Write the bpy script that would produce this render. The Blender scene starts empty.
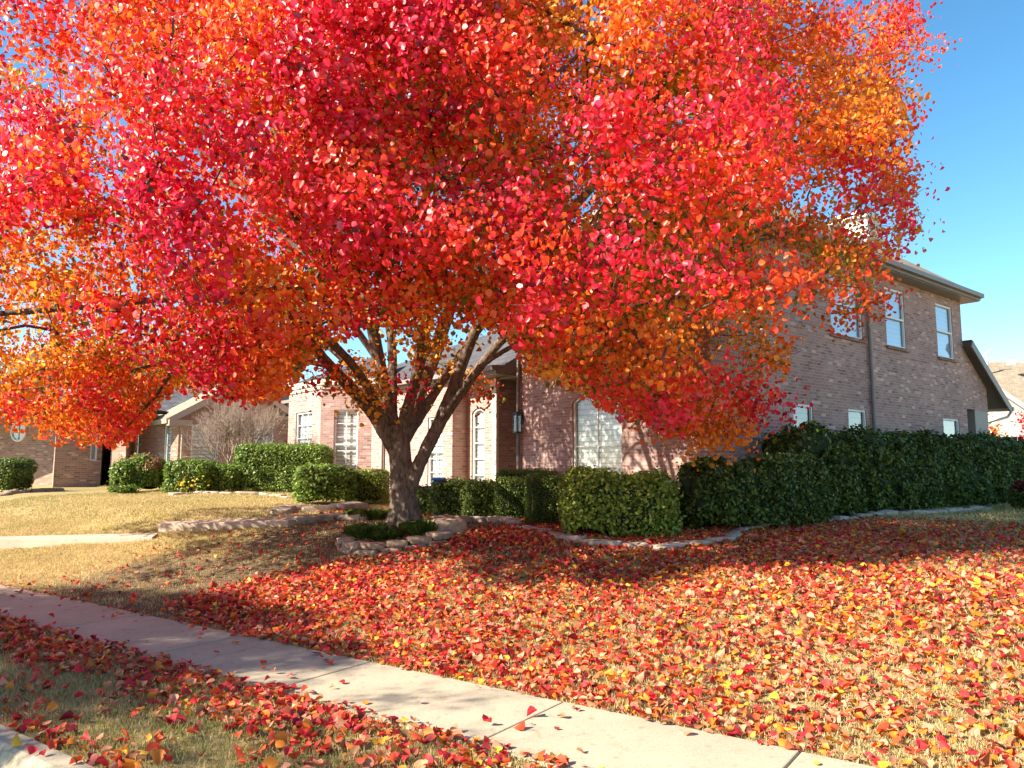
import bpy, bmesh, math, random
import numpy as np
from mathutils import Vector, Matrix

rng = np.random.default_rng(7)
random.seed(7)
SC = bpy.context.scene
COL = SC.collection
R = math.radians

# ------------------------------------------------------------------ camera model
CAMZ, FPX, PITCH = 1.6, 760.0, math.atan(84 / 760.0)
cp, sp = math.cos(PITCH), math.sin(PITCH)

def ray(px, py):
    a, b = px - 512.0, 384.0 - py
    return np.array([a, FPX * cp - b * sp, FPX * sp + b * cp])

def pt(px, py, Y):                      # world point seen at a pixel, at depth Y
    r = ray(px, py)
    k = Y / r[1]
    return Vector((r[0] * k, Y, CAMZ + r[2] * k))

def proj(P):                            # Nx3 -> px, py
    P = np.atleast_2d(np.asarray(P, float))
    X, Y, Z = P[:, 0], P[:, 1], P[:, 2] - CAMZ
    d = Y * cp + Z * sp
    u = -Y * sp + Z * cp
    d = np.where(d < 0.05, 0.05, d)
    return 512 + FPX * X / d, 384 - FPX * u / d

# ------------------------------------------------------------------ terrain
S_DIR = np.array([-0.814, 0.581])       # along the sidewalk
N_DIR = np.array([0.581, 0.814])        # away from the street
N_STREET, N_CURB, N_NEAR, N_FAR = 2.01, 2.17, 3.60, 4.59

def sstep(x):
    x = np.clip(x, 0, 1)
    return x * x * (3 - 2 * x)

def ground(x, y):
    x = np.asarray(x, float); y = np.asarray(y, float)
    n = x * N_DIR[0] + y * N_DIR[1]
    d = n - N_FAR
    s = sstep(d / 5.0 + 0.0)
    far = np.clip(d, 0, 16)
    z = s * (0.64 + 0.022 * (far - 5.0).clip(0)) - 0.018 * s * np.clip(x, -14, 12)
    bump = 0.018 * np.sin(x * 1.7 + 0.6) * np.cos(y * 1.3) + 0.012 * np.sin(x * 3.1 - y * 2.3)
    z = z + bump * np.clip(d / 0.8, 0, 1)
    w = np.clip((n - N_CURB) / 0.3, 0, 1) * np.clip((N_NEAR - n) / 0.3, 0, 1)
    z = z + np.where(d < 0, 0.02 * w, 0)
    return z

def gz(x, y):
    return float(ground(x, y))

def gpix(px, py):                       # ground point seen at a pixel
    r = ray(px, py)
    k = 0.004
    last = k
    while k < 0.2:
        p = np.array([0, 0, CAMZ]) + r * k
        if p[2] < gz(p[0], p[1]):
            break
        last = k
        k *= 1.004
    lo, hi = last, k
    for _ in range(20):
        m = (lo + hi) / 2
        p = np.array([0, 0, CAMZ]) + r * m
        if p[2] < gz(p[0], p[1]): hi = m
        else: lo = m
    p = np.array([0, 0, CAMZ]) + r * hi
    return Vector(p)

# ------------------------------------------------------------------ object helpers
def tag(o, label=None, cat=None, group=None, kind=None):
    if label: o['label'] = label
    if cat: o['category'] = cat
    if group: o['group'] = group
    if kind: o['kind'] = kind
    return o

def empty(name, loc=(0, 0, 0), rz=0.0):
    o = bpy.data.objects.new(name, None)
    o.location = loc
    o.rotation_euler = (0, 0, rz)
    o.empty_display_size = 0.2
    COL.objects.link(o)
    return o

def link(name, me, mat, parent=None):
    o = bpy.data.objects.new(name, me)
    if mat is not None and not me.materials:
        me.materials.append(mat)
    COL.objects.link(o)
    if parent is not None: o.parent = parent
    return o

class MB:
    """collects faces (with uv in metres) and becomes one mesh object"""
    def __init__(s):
        s.v, s.f, s.uv = [], [], []
    def face(s, pts, uv=None):
        i = len(s.v)
        s.v += [tuple(p) for p in pts]
        s.f.append(list(range(i, i + len(pts))))
        s.uv += uv if uv else [(0.0, 0.0)] * len(pts)
    def wallface(s, pts, o, d):          # uv along direction d from o, v = z
        s.face(pts, [((p[0] - o[0]) * d[0] + (p[1] - o[1]) * d[1], p[2]) for p in pts])
    def box(s, c, size, rz=0.0, taper=1.0):
        cx, cy, cz = c
        hx, hy, hz = size[0] / 2, size[1] / 2, size[2] / 2
        ca, sa = math.cos(rz), math.sin(rz)
        P = []
        for dz in (-1, 1):
            k = taper if dz > 0 else 1.0
            for dx, dy in ((-1, -1), (1, -1), (1, 1), (-1, 1)):
                x, y = dx * hx * k, dy * hy * k
                P.append((cx + ca * x - sa * y, cy + sa * x + ca * y, cz + dz * hz))
        dims = [(0, 1, 5, 4, size[0]), (1, 2, 6, 5, size[1]), (2, 3, 7, 6, size[0]), (3, 0, 4, 7, size[1])]
        for a, b, c_, d_, L in dims:
            z0, z1 = cz - hz, cz + hz
            s.face([P[a], P[b], P[c_], P[d_]], [(0, z0), (L, z0), (L, z1), (0, z1)])
        uvt = [(0, 0), (size[0], 0), (size[0], size[1]), (0, size[1])]
        s.face([P[4], P[5], P[6], P[7]], uvt)
        s.face([P[3], P[2], P[1], P[0]], uvt)
    def beam(s, a, b, w, h):             # rectangular bar between two points
        a, b = Vector(a), Vector(b)
        t = (b - a).normalized()
        side = t.cross(Vector((0, 0, 1)))
        if side.length < 1e-4: side = Vector((1, 0, 0))
        side.normalize()
        up = side.cross(t).normalized()
        q = [(-w / 2, -h / 2), (w / 2, -h / 2), (w / 2, h / 2), (-w / 2, h / 2)]
        A = [a + side * x + up * y for x, y in q]
        B = [b + side * x + up * y for x, y in q]
        L = (b - a).length
        for i in range(4):
            j = (i + 1) % 4
            s.face([A[i], A[j], B[j], B[i]], [(0, 0), (w, 0), (w, L), (0, L)])
        s.face(A[::-1]); s.face(B)
    def tube(s, pts, rad, n=8, cap=True):
        pts = [Vector(p) for p in pts]
        if not hasattr(rad, '__len__'): rad = [rad] * len(pts)
        base = len(s.v)
        prev = None
        for i, p in enumerate(pts):
            t = (pts[min(i + 1, len(pts) - 1)] - pts[max(i - 1, 0)]).normalized()
            if prev is None:
                sd = t.orthogonal().normalized()
            else:
                sd = (prev - t * prev.dot(t))
                if sd.length < 1e-5: sd = t.orthogonal()
                sd.normalize()
            prev = sd
            up = t.cross(sd)
            for k in range(n):
                a = 2 * math.pi * k / n
                s.v.append(tuple(p + (sd * math.cos(a) + up * math.sin(a)) * rad[i]))
        for i in range(len(pts) - 1):
            for k in range(n):
                a, b = base + i * n + k, base + i * n + (k + 1) % n
                s.f.append([a, b, b + n, a + n])
                s.uv += [(k / n, i), ((k + 1) / n, i), ((k + 1) / n, i + 1), (k / n, i + 1)]
        if cap:
            s.f.append([base + k for k in range(n)][::-1]); s.uv += [(0, 0)] * n
            e = base + (len(pts) - 1) * n
            s.f.append([e + k for k in range(n)]); s.uv += [(0, 0)] * n
    def mesh(s, name, smooth=False):
        me = bpy.data.meshes.new(name)
        me.from_pydata(s.v, [], s.f)
        uvl = me.uv_layers.new(name='UVMap')
        flat = np.array(s.uv, np.float32).ravel()
        uvl.data.foreach_set('uv', flat)
        if smooth: me.polygons.foreach_set('use_smooth', [True] * len(me.polygons))
        me.update()
        return me
    def build(s, name, mat, parent=None, smooth=False, bevel=0.0):
        o = link(name, s.mesh(name, smooth), mat, parent)
        if bevel:
            bm = bmesh.new(); bm.from_mesh(o.data)
            bmesh.ops.remove_doubles(bm, verts=bm.verts, dist=1e-5)
            bmesh.ops.bevel(bm, geom=list(bm.edges), offset=bevel, segments=2, affect='EDGES', profile=0.6)
            bm.to_mesh(o.data); bm.free()
        return o

def np_mesh(name, verts, faces_n, loops, cols=None, smooth=False):
    """verts Nx3, loops flat index array, faces_n vertices per face; cols Nx3 per-vertex"""
    me = bpy.data.meshes.new(name)
    nv, nl = len(verts), len(loops)
    nf = nl // faces_n
    me.vertices.add(nv); me.loops.add(nl); me.polygons.add(nf)
    me.vertices.foreach_set('co', np.asarray(verts, np.float32).ravel())
    me.loops.foreach_set('vertex_index', np.asarray(loops, np.int32))
    me.polygons.foreach_set('loop_start', np.arange(0, nl, faces_n, dtype=np.int32))
    me.polygons.foreach_set('loop_total', np.full(nf, faces_n, np.int32))
    if smooth: me.polygons.foreach_set('use_smooth', np.ones(nf, bool))
    me.update(calc_edges=True)
    if cols is not None:
        at = me.color_attributes.new('Col', 'FLOAT_COLOR', 'POINT')
        c4 = np.ones((nv, 4), np.float32); c4[:, :3] = cols
        at.data.foreach_set('color', c4.ravel())
    me.validate()
    return me

# ------------------------------------------------------------------ materials
class NT:
    def __init__(s, name):
        s.m = bpy.data.materials.new(name); s.m.use_nodes = True
        s.t = s.m.node_tree; s.t.nodes.clear()
        s.out = s.n('ShaderNodeOutputMaterial')
    def n(s, typ, **kw):
        nd = s.t.nodes.new(typ)
        for k, v in kw.items():
            if k in nd.inputs: nd.inputs[k].default_value = v
            else: setattr(nd, k, v)
        return nd
    def l(s, a, b): s.t.links.new(a, b)
    def noise(s, vec, scale, detail=4.0, rough=0.55):
        nd = s.n('ShaderNodeTexNoise'); nd.inputs['Scale'].default_value = scale
        nd.inputs['Detail'].default_value = detail; nd.inputs['Roughness'].default_value = rough
        if vec is not None: s.l(vec, nd.inputs['Vector'])
        return nd.outputs['Fac']
    def ramp(s, fac, stops):
        nd = s.n('ShaderNodeValToRGB')
        el = nd.color_ramp.elements
        while len(el) < len(stops): el.new(0.5)
        for e, (p, c) in zip(el, stops):
            e.position = p; e.color = (*c, 1) if len(c) == 3 else c
        s.l(fac, nd.inputs['Fac'])
        return nd.outputs['Color']
    def mix(s, fac, a, b, mode='MIX'):
        nd = s.n('ShaderNodeMixRGB', blend_type=mode)
        for i, x in ((0, fac), (1, a), (2, b)):
            if isinstance(x, (int, float)): nd.inputs[i].default_value = x
            elif isinstance(x, tuple): nd.inputs[i].default_value = (*x, 1)
            else: s.l(x, nd.inputs[i])
        return nd.outputs[0]
    def bump(s, h, strength, dist=0.02):
        nd = s.n('ShaderNodeBump'); nd.inputs['Strength'].default_value = strength
        nd.inputs['Distance'].default_value = dist
        s.l(h, nd.inputs['Height'])
        return nd.outputs['Normal']
    def princ(s, color, rough=0.7, spec=0.3, normal=None, **kw):
        nd = s.n('ShaderNodeBsdfPrincipled')
        nd.inputs['Roughness'].default_value = rough
        nd.inputs['Specular IOR Level'].default_value = spec
        if isinstance(color, tuple): nd.inputs['Base Color'].default_value = (*color, 1)
        else: s.l(color, nd.inputs['Base Color'])
        if normal is not None: s.l(normal, nd.inputs['Normal'])
        for k, v in kw.items(): nd.inputs[k].default_value = v
        return nd.outputs[0]
    def done(s, sh):
        s.l(sh, s.out.inputs['Surface']); return s.m
    def obj(s):
        return s.n('ShaderNodeTexCoord').outputs['Object']
    def uv(s):
        return s.n('ShaderNodeTexCoord').outputs['UV']

def m_simple(name, color, rough=0.6, spec=0.3, var=0.15, scale=6.0, bump=0.0):
    t = NT(name); v = t.obj()
    f = t.noise(v, scale)
    c = t.ramp(f, [(0.3, tuple(x * (1 - var) for x in color)), (0.7, tuple(min(1, x * (1 + var)) for x in color))])
    nrm = t.bump(t.noise(v, scale * 6), bump) if bump else None
    return t.done(t.princ(c, rough, spec, nrm))

def m_leaf(name, trans=0.35, rough=0.4, spec=0.45, tgain=1.25):
    t = NT(name)
    a = t.n('ShaderNodeAttribute', attribute_name='Col')
    b = t.princ(a.outputs['Color'], rough, spec)
    tr = t.n('ShaderNodeBsdfTranslucent')
    g = t.mix(1.0, a.outputs['Color'], (tgain, tgain, tgain), 'MULTIPLY')
    t.l(g, tr.inputs['Color'])
    mx = t.n('ShaderNodeMixShader'); mx.inputs[0].default_value = trans
    t.l(b, mx.inputs[1]); t.l(tr.outputs[0], mx.inputs[2])
    return t.done(mx.outputs[0])

def m_brick(name, c1, c2, mortar, light=0.12):
    t = NT(name); v = t.uv()
    br = t.n('ShaderNodeTexBrick')
    br.offset = 0.5
    for k, x in (('Scale', 1.0), ('Mortar Size', 0.007), ('Mortar Smooth', 0.2), ('Bias', 0.0), ('Brick Width', 0.20), ('Row Height', 0.067)):
        br.inputs[k].default_value = x
    br.inputs['Color1'].default_value = (*c1, 1); br.inputs['Color2'].default_value = (*c2, 1)
    br.inputs['Mortar'].default_value = (*mortar, 1)
    t.l(v, br.inputs['Vector'])
    # every brick its own tone: a second brick pattern gives one value per brick
    b2 = t.n('ShaderNodeTexBrick'); b2.offset = 0.5
    for k, x in (('Scale', 1.0), ('Mortar Size', 0.0), ('Mortar Smooth', 0.0), ('Bias', 0.0), ('Brick Width', 0.20), ('Row Height', 0.067)):
        b2.inputs[k].default_value = x
    b2.inputs['Color1'].default_value = (0, 0, 0, 1); b2.inputs['Color2'].default_value = (1, 1, 1, 1); b2.inputs['Mortar'].default_value = (.5, .5, .5, 1)
    t.l(v, b2.inputs['Vector'])
    tone = t.ramp(b2.outputs['Color'], [(0.0, tuple(x * 0.66 for x in c1)), (0.09, tuple(x * 0.92 for x in c1)), (0.4, tuple(x * 1.05 for x in c1)), (0.7, tuple(x * .95 for x in c2)), (0.9, c2), (0.985, tuple(min(1, x * 1.4 + .03) for x in c2))])
    mort = t.mix(br.outputs['Fac'], tone, mortar)
    c = t.mix(1.0, mort, t.ramp(t.noise(v, 30, 4), [(0.3, (0.85, 0.85, 0.85)), (0.7, (1.12, 1.12, 1.12))]), 'MULTIPLY')
    big = t.ramp(t.noise(v, 0.7, 3), [(0.3, (0.86, 0.86, 0.88)), (0.7, (1.1, 1.08, 1.05))])
    c = t.mix(1.0, c, big, 'MULTIPLY')
    nrm = t.bump(br.outputs['Fac'], -0.5, 0.012)
    return t.done(t.princ(c, 0.88, 0.15, nrm))

def m_shingle(name, c1, c2):
    t = NT(name); v = t.uv()
    br = t.n('ShaderNodeTexBrick'); br.offset = 0.5
    for k, x in (('Scale', 1.0), ('Mortar Size', 0.006), ('Brick Width', 0.3), ('Row Height', 0.14)):
        br.inputs[k].default_value = x
    br.inputs['Color1'].default_value = (*c1, 1); br.inputs['Color2'].default_value = (*c2, 1)
    br.inputs['Mortar'].default_value = (*[x * 0.4 for x in c1], 1)
    t.l(v, br.inputs['Vector'])
    c = t.mix(1.0, br.outputs['Color'], t.ramp(t.noise(v, 3.0, 5), [(0.3, (0.8, 0.8, 0.8)), (0.7, (1.2, 1.2, 1.2))]), 'MULTIPLY')
    return t.done(t.princ(c, 0.9, 0.15, t.bump(br.outputs['Fac'], -0.6, 0.02)))

def m_concrete(name, base):
    t = NT(name); v = t.obj()
    a = t.ramp(t.noise(v, 1.3, 6, 0.6), [(0.3, tuple(x * 0.82 for x in base)), (0.65, base), (0.85, tuple(min(1, x * 1.07) for x in base))])
    b = t.ramp(t.noise(v, 90, 3), [(0.35, (0.86, 0.86, 0.86)), (0.65, (1.06, 1.06, 1.06))])
    st = t.ramp(t.noise(v, 4.5, 5, 0.7), [(0.55, (1, 1, 1)), (0.75, (0.84, 0.82, 0.79))])
    c = t.mix(1.0, t.mix(1.0, a, b, 'MULTIPLY'), st, 'MULTIPLY')
    st2 = t.ramp(t.noise(v, 13, 4, 0.6), [(0.60, (1, 1, 1)), (0.68, (0.80, 0.77, 0.72))])
    c = t.mix(1.0, c, st2, 'MULTIPLY')
    vo = t.n('ShaderNodeTexVoronoi', feature='DISTANCE_TO_EDGE'); vo.inputs['Scale'].default_value = 0.6
    wob = t.n('ShaderNodeVectorMath', operation='ADD'); nz = t.n('ShaderNodeTexNoise'); nz.inputs['Scale'].default_value = 3.0
    t.l(v, nz.inputs['Vector']); t.l(v, wob.inputs[0]); sc_ = t.n('ShaderNodeVectorMath', operation='SCALE'); sc_.inputs['Scale'].default_value = 0.35
    t.l(nz.outputs['Color'], sc_.inputs[0]); t.l(sc_.outputs[0], wob.inputs[1]); t.l(wob.outputs[0], vo.inputs['Vector'])
    cr_ = t.ramp(vo.outputs['Distance'], [(0.0, (0.45, 0.42, 0.38)), (0.004, (0.7, 0.68, 0.65)), (0.008, (1, 1, 1))])
    gate = t.ramp(t.noise(v, 0.5, 2), [(0.5, (0, 0, 0)), (0.58, (1, 1, 1))])
    c = t.mix(gate, c, t.mix(1.0, c, cr_, 'MULTIPLY'))
    return t.done(t.princ(c, 0.85, 0.2, t.bump(t.noise(v, 140, 3), 0.25, 0.004)))

def m_stone(name, base):
    t = NT(name); v = t.obj()
    g = t.n('ShaderNodeObjectInfo')
    c = t.ramp(t.noise(v, 9, 6, 0.65), [(0.3, tuple(x * 0.55 for x in base)), (0.5, base), (0.75, tuple(min(1, x * 1.25) for x in base))])
    tint = t.ramp(g.outputs['Random'], [(0, (0.85, 0.8, 0.75)), (1, (1.1, 1.05, 1.0))])
    c = t.mix(1.0, c, tint, 'MULTIPLY')
    return t.done(t.princ(c, 0.9, 0.15, t.bump(t.noise(v, 22, 6), 0.6, 0.02)))

def m_bark(name, dark, light):
    t = NT(name); v = t.obj()
    mp = t.n('ShaderNodeMapping'); mp.inputs['Scale'].default_value = (1, 1, 0.28)
    t.l(v, mp.inputs['Vector'])
    f = t.noise(mp.outputs[0], 26, 6, 0.7)
    g = t.noise(v, 4, 4)
    c = t.ramp(f, [(0.32, dark), (0.55, light), (0.8, tuple(x * 1.25 for x in light))])
    c = t.mix(1.0, c, t.ramp(g, [(0.3, (0.75, 0.75, 0.78)), (0.7, (1.12, 1.1, 1.05))]), 'MULTIPLY')
    return t.done(t.princ(c, 0.92, 0.1, t.bump(f, 0.9, 0.03)))

M = {}
M['leaf'] = m_leaf('autumn_leaf_surface', 0.42, 0.40, 0.5, 1.45)
M['litter'] = m_leaf('fallen_leaf_surface', 0.18, 0.55, 0.3, 1.1)
M['hedge'] = m_leaf('hedge_leaf_surface', 0.25, 0.45, 0.3, 1.2)
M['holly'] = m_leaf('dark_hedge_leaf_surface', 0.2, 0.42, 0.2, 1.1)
M['grass'] = m_leaf('grass_blade_surface', 0.3, 0.7, 0.15, 1.1)
M['bark'] = m_bark('grey_brown_bark', (0.05, 0.038, 0.029), (0.215, 0.168, 0.13))
M['twig'] = m_bark('twig_bark', (0.06, 0.045, 0.035), (0.17, 0.125, 0.095))
M['crape'] = m_bark('bare_shrub_bark', (0.27, 0.205, 0.16), (0.48, 0.38, 0.31))
M['hedge_core'] = m_simple('hedge_inner_twigs', (0.035, 0.05, 0.02), 0.9, 0.1, 0.4, 9)
M['brick'] = m_brick('house_brick', (0.37, 0.215, 0.18), (0.44, 0.285, 0.245), (0.45, 0.37, 0.335))
M['brick_n'] = m_brick('neighbour_brick', (0.33, 0.20, 0.145), (0.40, 0.26, 0.195), (0.42, 0.33, 0.26))
M['sill'] = m_brick('sill_brick', (0.24, 0.12, 0.10), (0.30, 0.16, 0.13), (0.36, 0.28, 0.24))
M['shingle'] = m_shingle('dark_shingle', (0.075, 0.075, 0.082), (0.115, 0.112, 0.118))
M['shingle_t'] = m_shingle('tan_shingle', (0.30, 0.235, 0.165), (0.36, 0.285, 0.205))
M['shingle_g'] = m_shingle('weathered_shingle', (0.21, 0.18, 0.14), (0.27, 0.235, 0.185))
M['trim'] = m_simple('taupe_trim_paint', (0.235, 0.205, 0.18), 0.5, 0.35, 0.08, 3)
M['trim_c'] = m_simple('cream_trim_paint', (0.62, 0.55, 0.44), 0.5, 0.35, 0.06, 3)
M['trim_t'] = m_simple('tan_trim_paint', (0.42, 0.335, 0.245), 0.5, 0.3, 0.06, 3)
M['white'] = m_simple('white_frame_paint', (0.74, 0.74, 0.72), 0.45, 0.4, 0.05, 3)
M['siding'] = m_simple('cream_siding', (0.66, 0.62, 0.55), 0.7, 0.2, 0.06, 2)
M['door'] = m_simple('dark_door_wood', (0.06, 0.035, 0.025), 0.4, 0.4, 0.25, 8)
M['metal'] = m_simple('black_metal', (0.02, 0.02, 0.022), 0.4, 0.5, 0.1, 5)
M['fence'] = m_simple('stained_fence_wood', (0.13, 0.06, 0.04), 0.85, 0.15, 0.3, 7, 0.3)
M['bin'] = m_simple('blue_plastic', (0.03, 0.09, 0.3), 0.45, 0.4, 0.1, 4)
M['concrete'] = m_concrete('warm_concrete', (0.485, 0.41, 0.295))
M['curb'] = m_concrete('curb_concrete', (0.485, 0.41, 0.295))
M['walk'] = m_concrete('pale_walk_concrete', (0.50, 0.40, 0.31))
M['stone'] = m_stone('pale_limestone', (0.46, 0.40, 0.33))
M['stone_b'] = m_stone('brown_limestone', (0.36, 0.27, 0.2))
M['flower'] = m_leaf('yellow_petal', 0.3, 0.5, 0.2, 1.1)

def m_glass():
    t = NT('window_glass')
    gl = t.n('ShaderNodeBsdfGlossy'); gl.inputs['Roughness'].default_value = 0.03
    gl.inputs['Color'].default_value = (0.92, 0.96, 1, 1)
    tr = t.n('ShaderNodeBsdfTransparent'); tr.inputs['Color'].default_value = (0.86, 0.9, 0.9, 1)
    lw = t.n('ShaderNodeLayerWeight'); lw.inputs['Blend'].default_value = 0.5
    fr = t.n('ShaderNodeMath', operation='MULTIPLY_ADD'); pw = t.n('ShaderNodeMath', operation='POWER'); t.l(lw.outputs['Facing'], pw.inputs[0]); pw.inputs[1].default_value = 3.0
    t.l(pw.outputs[0], fr.inputs[0]); fr.inputs[1].default_value = 0.75; fr.inputs[2].default_value = 0.06
    v = t.obj()
    t.l(t.bump(t.noise(v, 1.4, 2), 0.05, 0.05), gl.inputs['Normal'])
    mx = t.n('ShaderNodeMixShader'); t.l(fr.outputs[0], mx.inputs[0])
    t.l(tr.outputs[0], mx.inputs[1]); t.l(gl.outputs[0], mx.inputs[2])
    return t.done(mx.outputs[0])
M['glass'] = m_glass()

def m_blind(name, c, lo=0.35):
    t = NT(name); v = t.uv()
    w = t.n('ShaderNodeTexWave', wave_type='BANDS', bands_direction='Y', wave_profile='SAW')
    w.inputs['Scale'].default_value = 2.6; w.inputs['Distortion'].default_value = 0.0
    t.l(v, w.inputs['Vector'])
    c2 = t.ramp(w.outputs['Fac'], [(0.0, tuple(x * lo for x in c)), (0.2, tuple(x * (lo * .5 + .5) for x in c)), (0.3, c), (1, c)])
    return t.done(t.princ(c2, 0.6, 0.3, t.bump(w.outputs['Fac'], 0.35, 0.02)))
M['blind'] = m_blind('white_blind', (0.80, 0.79, 0.76))
M['blind_b'] = m_blind('sky_tinted_blind', (0.50, 0.58, 0.68), 0.85)  # blue tint stands in for sky reflected in the panes
M['blind_d'] = m_blind('cream_blind', (0.30, 0.27, 0.20))

def m_asphalt():
    t = NT('asphalt'); v = t.obj()
    c = t.ramp(t.noise(v, 60, 4), [(0.3, (0.035, 0.035, 0.035)), (0.7, (0.075, 0.072, 0.07))])
    return t.done(t.princ(c, 0.9, 0.2, t.bump(t.noise(v, 120, 3), 0.4, 0.01)))
M['asphalt'] = m_asphalt()

def m_ground():
    t = NT('dormant_lawn_soil'); v = t.obj()
    f = t.noise(v, 0.55, 5, 0.6)
    fine = t.noise(v, 38, 5, 0.7)
    c = t.ramp(f, [(0.30, (0.26, 0.22, 0.08)), (0.46, (0.40, 0.30, 0.135)), (0.7, (0.50, 0.37, 0.165))])
    c = t.mix(1.0, c, t.ramp(fine, [(0.25, (0.55, 0.52, 0.48)), (0.5, (0.95, 0.95, 0.95)), (0.8, (1.3, 1.27, 1.2))]), 'MULTIPLY')
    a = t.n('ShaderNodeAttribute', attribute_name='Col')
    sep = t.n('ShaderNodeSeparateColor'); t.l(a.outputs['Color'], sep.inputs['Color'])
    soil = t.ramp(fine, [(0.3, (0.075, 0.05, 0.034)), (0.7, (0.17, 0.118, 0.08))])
    c = t.mix(sep.outputs[0], c, soil)  # red channel blends in soil brown, including shade painted left of the trunk
    return t.done(t.princ(c, 0.95, 0.08, t.bump(fine, 0.9, 0.03)))
M['ground'] = m_ground()

# ------------------------------------------------------------------ ground sheet, street, curb, sidewalk
def soil_shade_mask(x, y):
    """bare earth in the planting beds and round the trunk; left patch also paints in shade"""
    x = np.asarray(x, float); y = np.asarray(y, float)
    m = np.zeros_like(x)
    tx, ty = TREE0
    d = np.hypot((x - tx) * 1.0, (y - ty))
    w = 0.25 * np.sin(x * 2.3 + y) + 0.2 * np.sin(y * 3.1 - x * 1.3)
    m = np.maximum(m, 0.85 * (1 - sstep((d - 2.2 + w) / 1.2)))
    d2 = np.hypot((x - (tx - 1.9)) / 2.6, (y - (ty - 1.9)) / 1.6)  # thin thatch left of the trunk, browned further to stand in for lawn shade
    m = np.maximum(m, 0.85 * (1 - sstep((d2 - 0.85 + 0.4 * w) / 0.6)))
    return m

TREE0 = tuple(gpix(405, 531))[:2]
HC = np.array([3.8, 14.4]); HU = np.array([0.775, 0.632]); HV = np.array([-0.632, 0.775])

def geo(a, b, first, ratio):
    out = [a]; st = first
    while out[-1] < b:
        out.append(out[-1] + st); st *= ratio
    return out
ns = [-400, -200, -100, -50, -20, -8, -3, 1.0, 1.85, 2.05, 2.11, 2.17, 2.3, 2.45] + list(np.arange(2.6, 3.5, 0.15)) + [3.55, 3.60, 3.62, 4.57, 4.59] + \
     list(np.arange(4.66, 22, 0.16)) + geo(22, 700, 0.5, 1.35)
ssr = list(np.arange(-14, 24, 0.2))
ss = [-x for x in geo(14.2, 700, 0.5, 1.35)][::-1] + ssr + geo(24, 700, 0.5, 1.35)
NSg, SSg = np.meshgrid(np.array(ns), np.array(ss), indexing='ij')
GX = SSg * S_DIR[0] + NSg * N_DIR[0]; GY = SSg * S_DIR[1] + NSg * N_DIR[1]
GZ = ground(GX, GY)
GZ = np.where(NSg < 2.10, -0.30, GZ)
GZ = np.where((NSg >= N_NEAR + 0.01) & (NSg <= N_FAR - 0.01), -0.05, GZ)
V = np.stack([GX, GY, GZ], -1).reshape(-1, 3)
a, b = NSg.shape
I = np.arange(a * b).reshape(a, b)
loops = np.stack([I[:-1, :-1], I[:-1, 1:], I[1:, 1:], I[1:, :-1]], -1).reshape(-1)
sm = soil_shade_mask(V[:, 0], V[:, 1])
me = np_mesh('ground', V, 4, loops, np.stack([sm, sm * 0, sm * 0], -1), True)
# make sure it faces up
if me.polygons[0].normal.z < 0: me.flip_normals()
tag(link('ground', me, M['ground']), kind='structure')

def strip(n0, n1, s0, s1, z):
    P = [np.array(S_DIR) * s + np.array(N_DIR) * n for n, s in ((n0, s0), (n0, s1), (n1, s1), (n1, s0))]
    return [(p[0], p[1], z) for p in P]

mb = MB(); mb.face(strip(-10.0, N_STREET - 0.42, 200, -200, -0.15)); tag(mb.build('street', M['asphalt']), kind='structure')
ang_s = math.atan2(S_DIR[1], S_DIR[0])

def nspt(n, s, z=0.0):
    p = S_DIR * s + N_DIR * n
    return (p[0], p[1], z)

# rolled kerb with its gutter pan, cast in sections
mb = MB()
prof = [(N_STREET - 0.44, -0.30), (N_STREET - 0.44, -0.146), (N_STREET - 0.05, -0.12), (N_STREET - 0.02, -0.085), (N_STREET + 0.02, -0.012), (N_STREET + 0.05, 0.006), (N_CURB + 0.0, 0.012), (N_CURB + 0.012, 0.0), (N_CURB + 0.012, -0.3)]
edges = [-60, -30, -12] + [-9 + 3.05 * i for i in range(12)] + [40, 80]
for s0, s1 in zip(edges[:-1], edges[1:]):
    s0, s1 = s0 + 0.004, s1 - 0.004
    for (n0, z0), (n1, z1) in zip(prof[:-1], prof[1:]):
        mb.face([nspt(n0, s0, z0), nspt(n1, s0, z1), nspt(n1, s1, z1), nspt(n0, s1, z0)])
    mb.face([nspt(n, s0, z) for n, z in prof][::-1]); mb.face([nspt(n, s1, z) for n, z in prof])
tag(mb.build('curb', M['curb']), kind='structure')

JOINTS = [-40, -25, -14, -9, -7.1, -5.2, -3.4, -1.9, -0.4, 1.28, 2.84, 4.70, 6.4, 8.2, 10.3, 12.2, 14.1, 16, 20, 30, 50]
mb = MB()
for s0, s1 in zip(JOINTS[:-1], JOINTS[1:]):
    c = nspt((N_NEAR + N_FAR) / 2, (s0 + s1) / 2, -0.05 + random.uniform(-0.003, 0.003))
    mb.box(c, (s1 - s0 - 0.014, N_FAR - N_NEAR, 0.14), ang_s)
tag(mb.build('sidewalk', M['concrete'], bevel=0.009), kind='structure')

# ------------------------------------------------------------------ leaf scatter
# unit leaf: base at origin, grows along +x, width along y, normal +z
LEAF = np.array([(0, 0, 0), (0.14, 0.30, 0.07), (0.45, 0.46, 0.11), (0.80, 0.27, 0.03), (1.0, 0, -0.14), (0.80, -0.27, 0.03), (0.45, -0.46, 0.11), (0.14, -0.30, 0.07)], float)
LEAF_Q = np.array([[0, 4, 3, 2, 1], [0, 7, 6, 5, 4]])
DIAM = np.array([(0, 0, 0), (0.5, 0.3, 0.05), (1.0, 0, -0.06), (0.5, -0.3, 0.05)], float)
DIAM_Q = np.array([[0, 3, 2, 1]])

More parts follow.
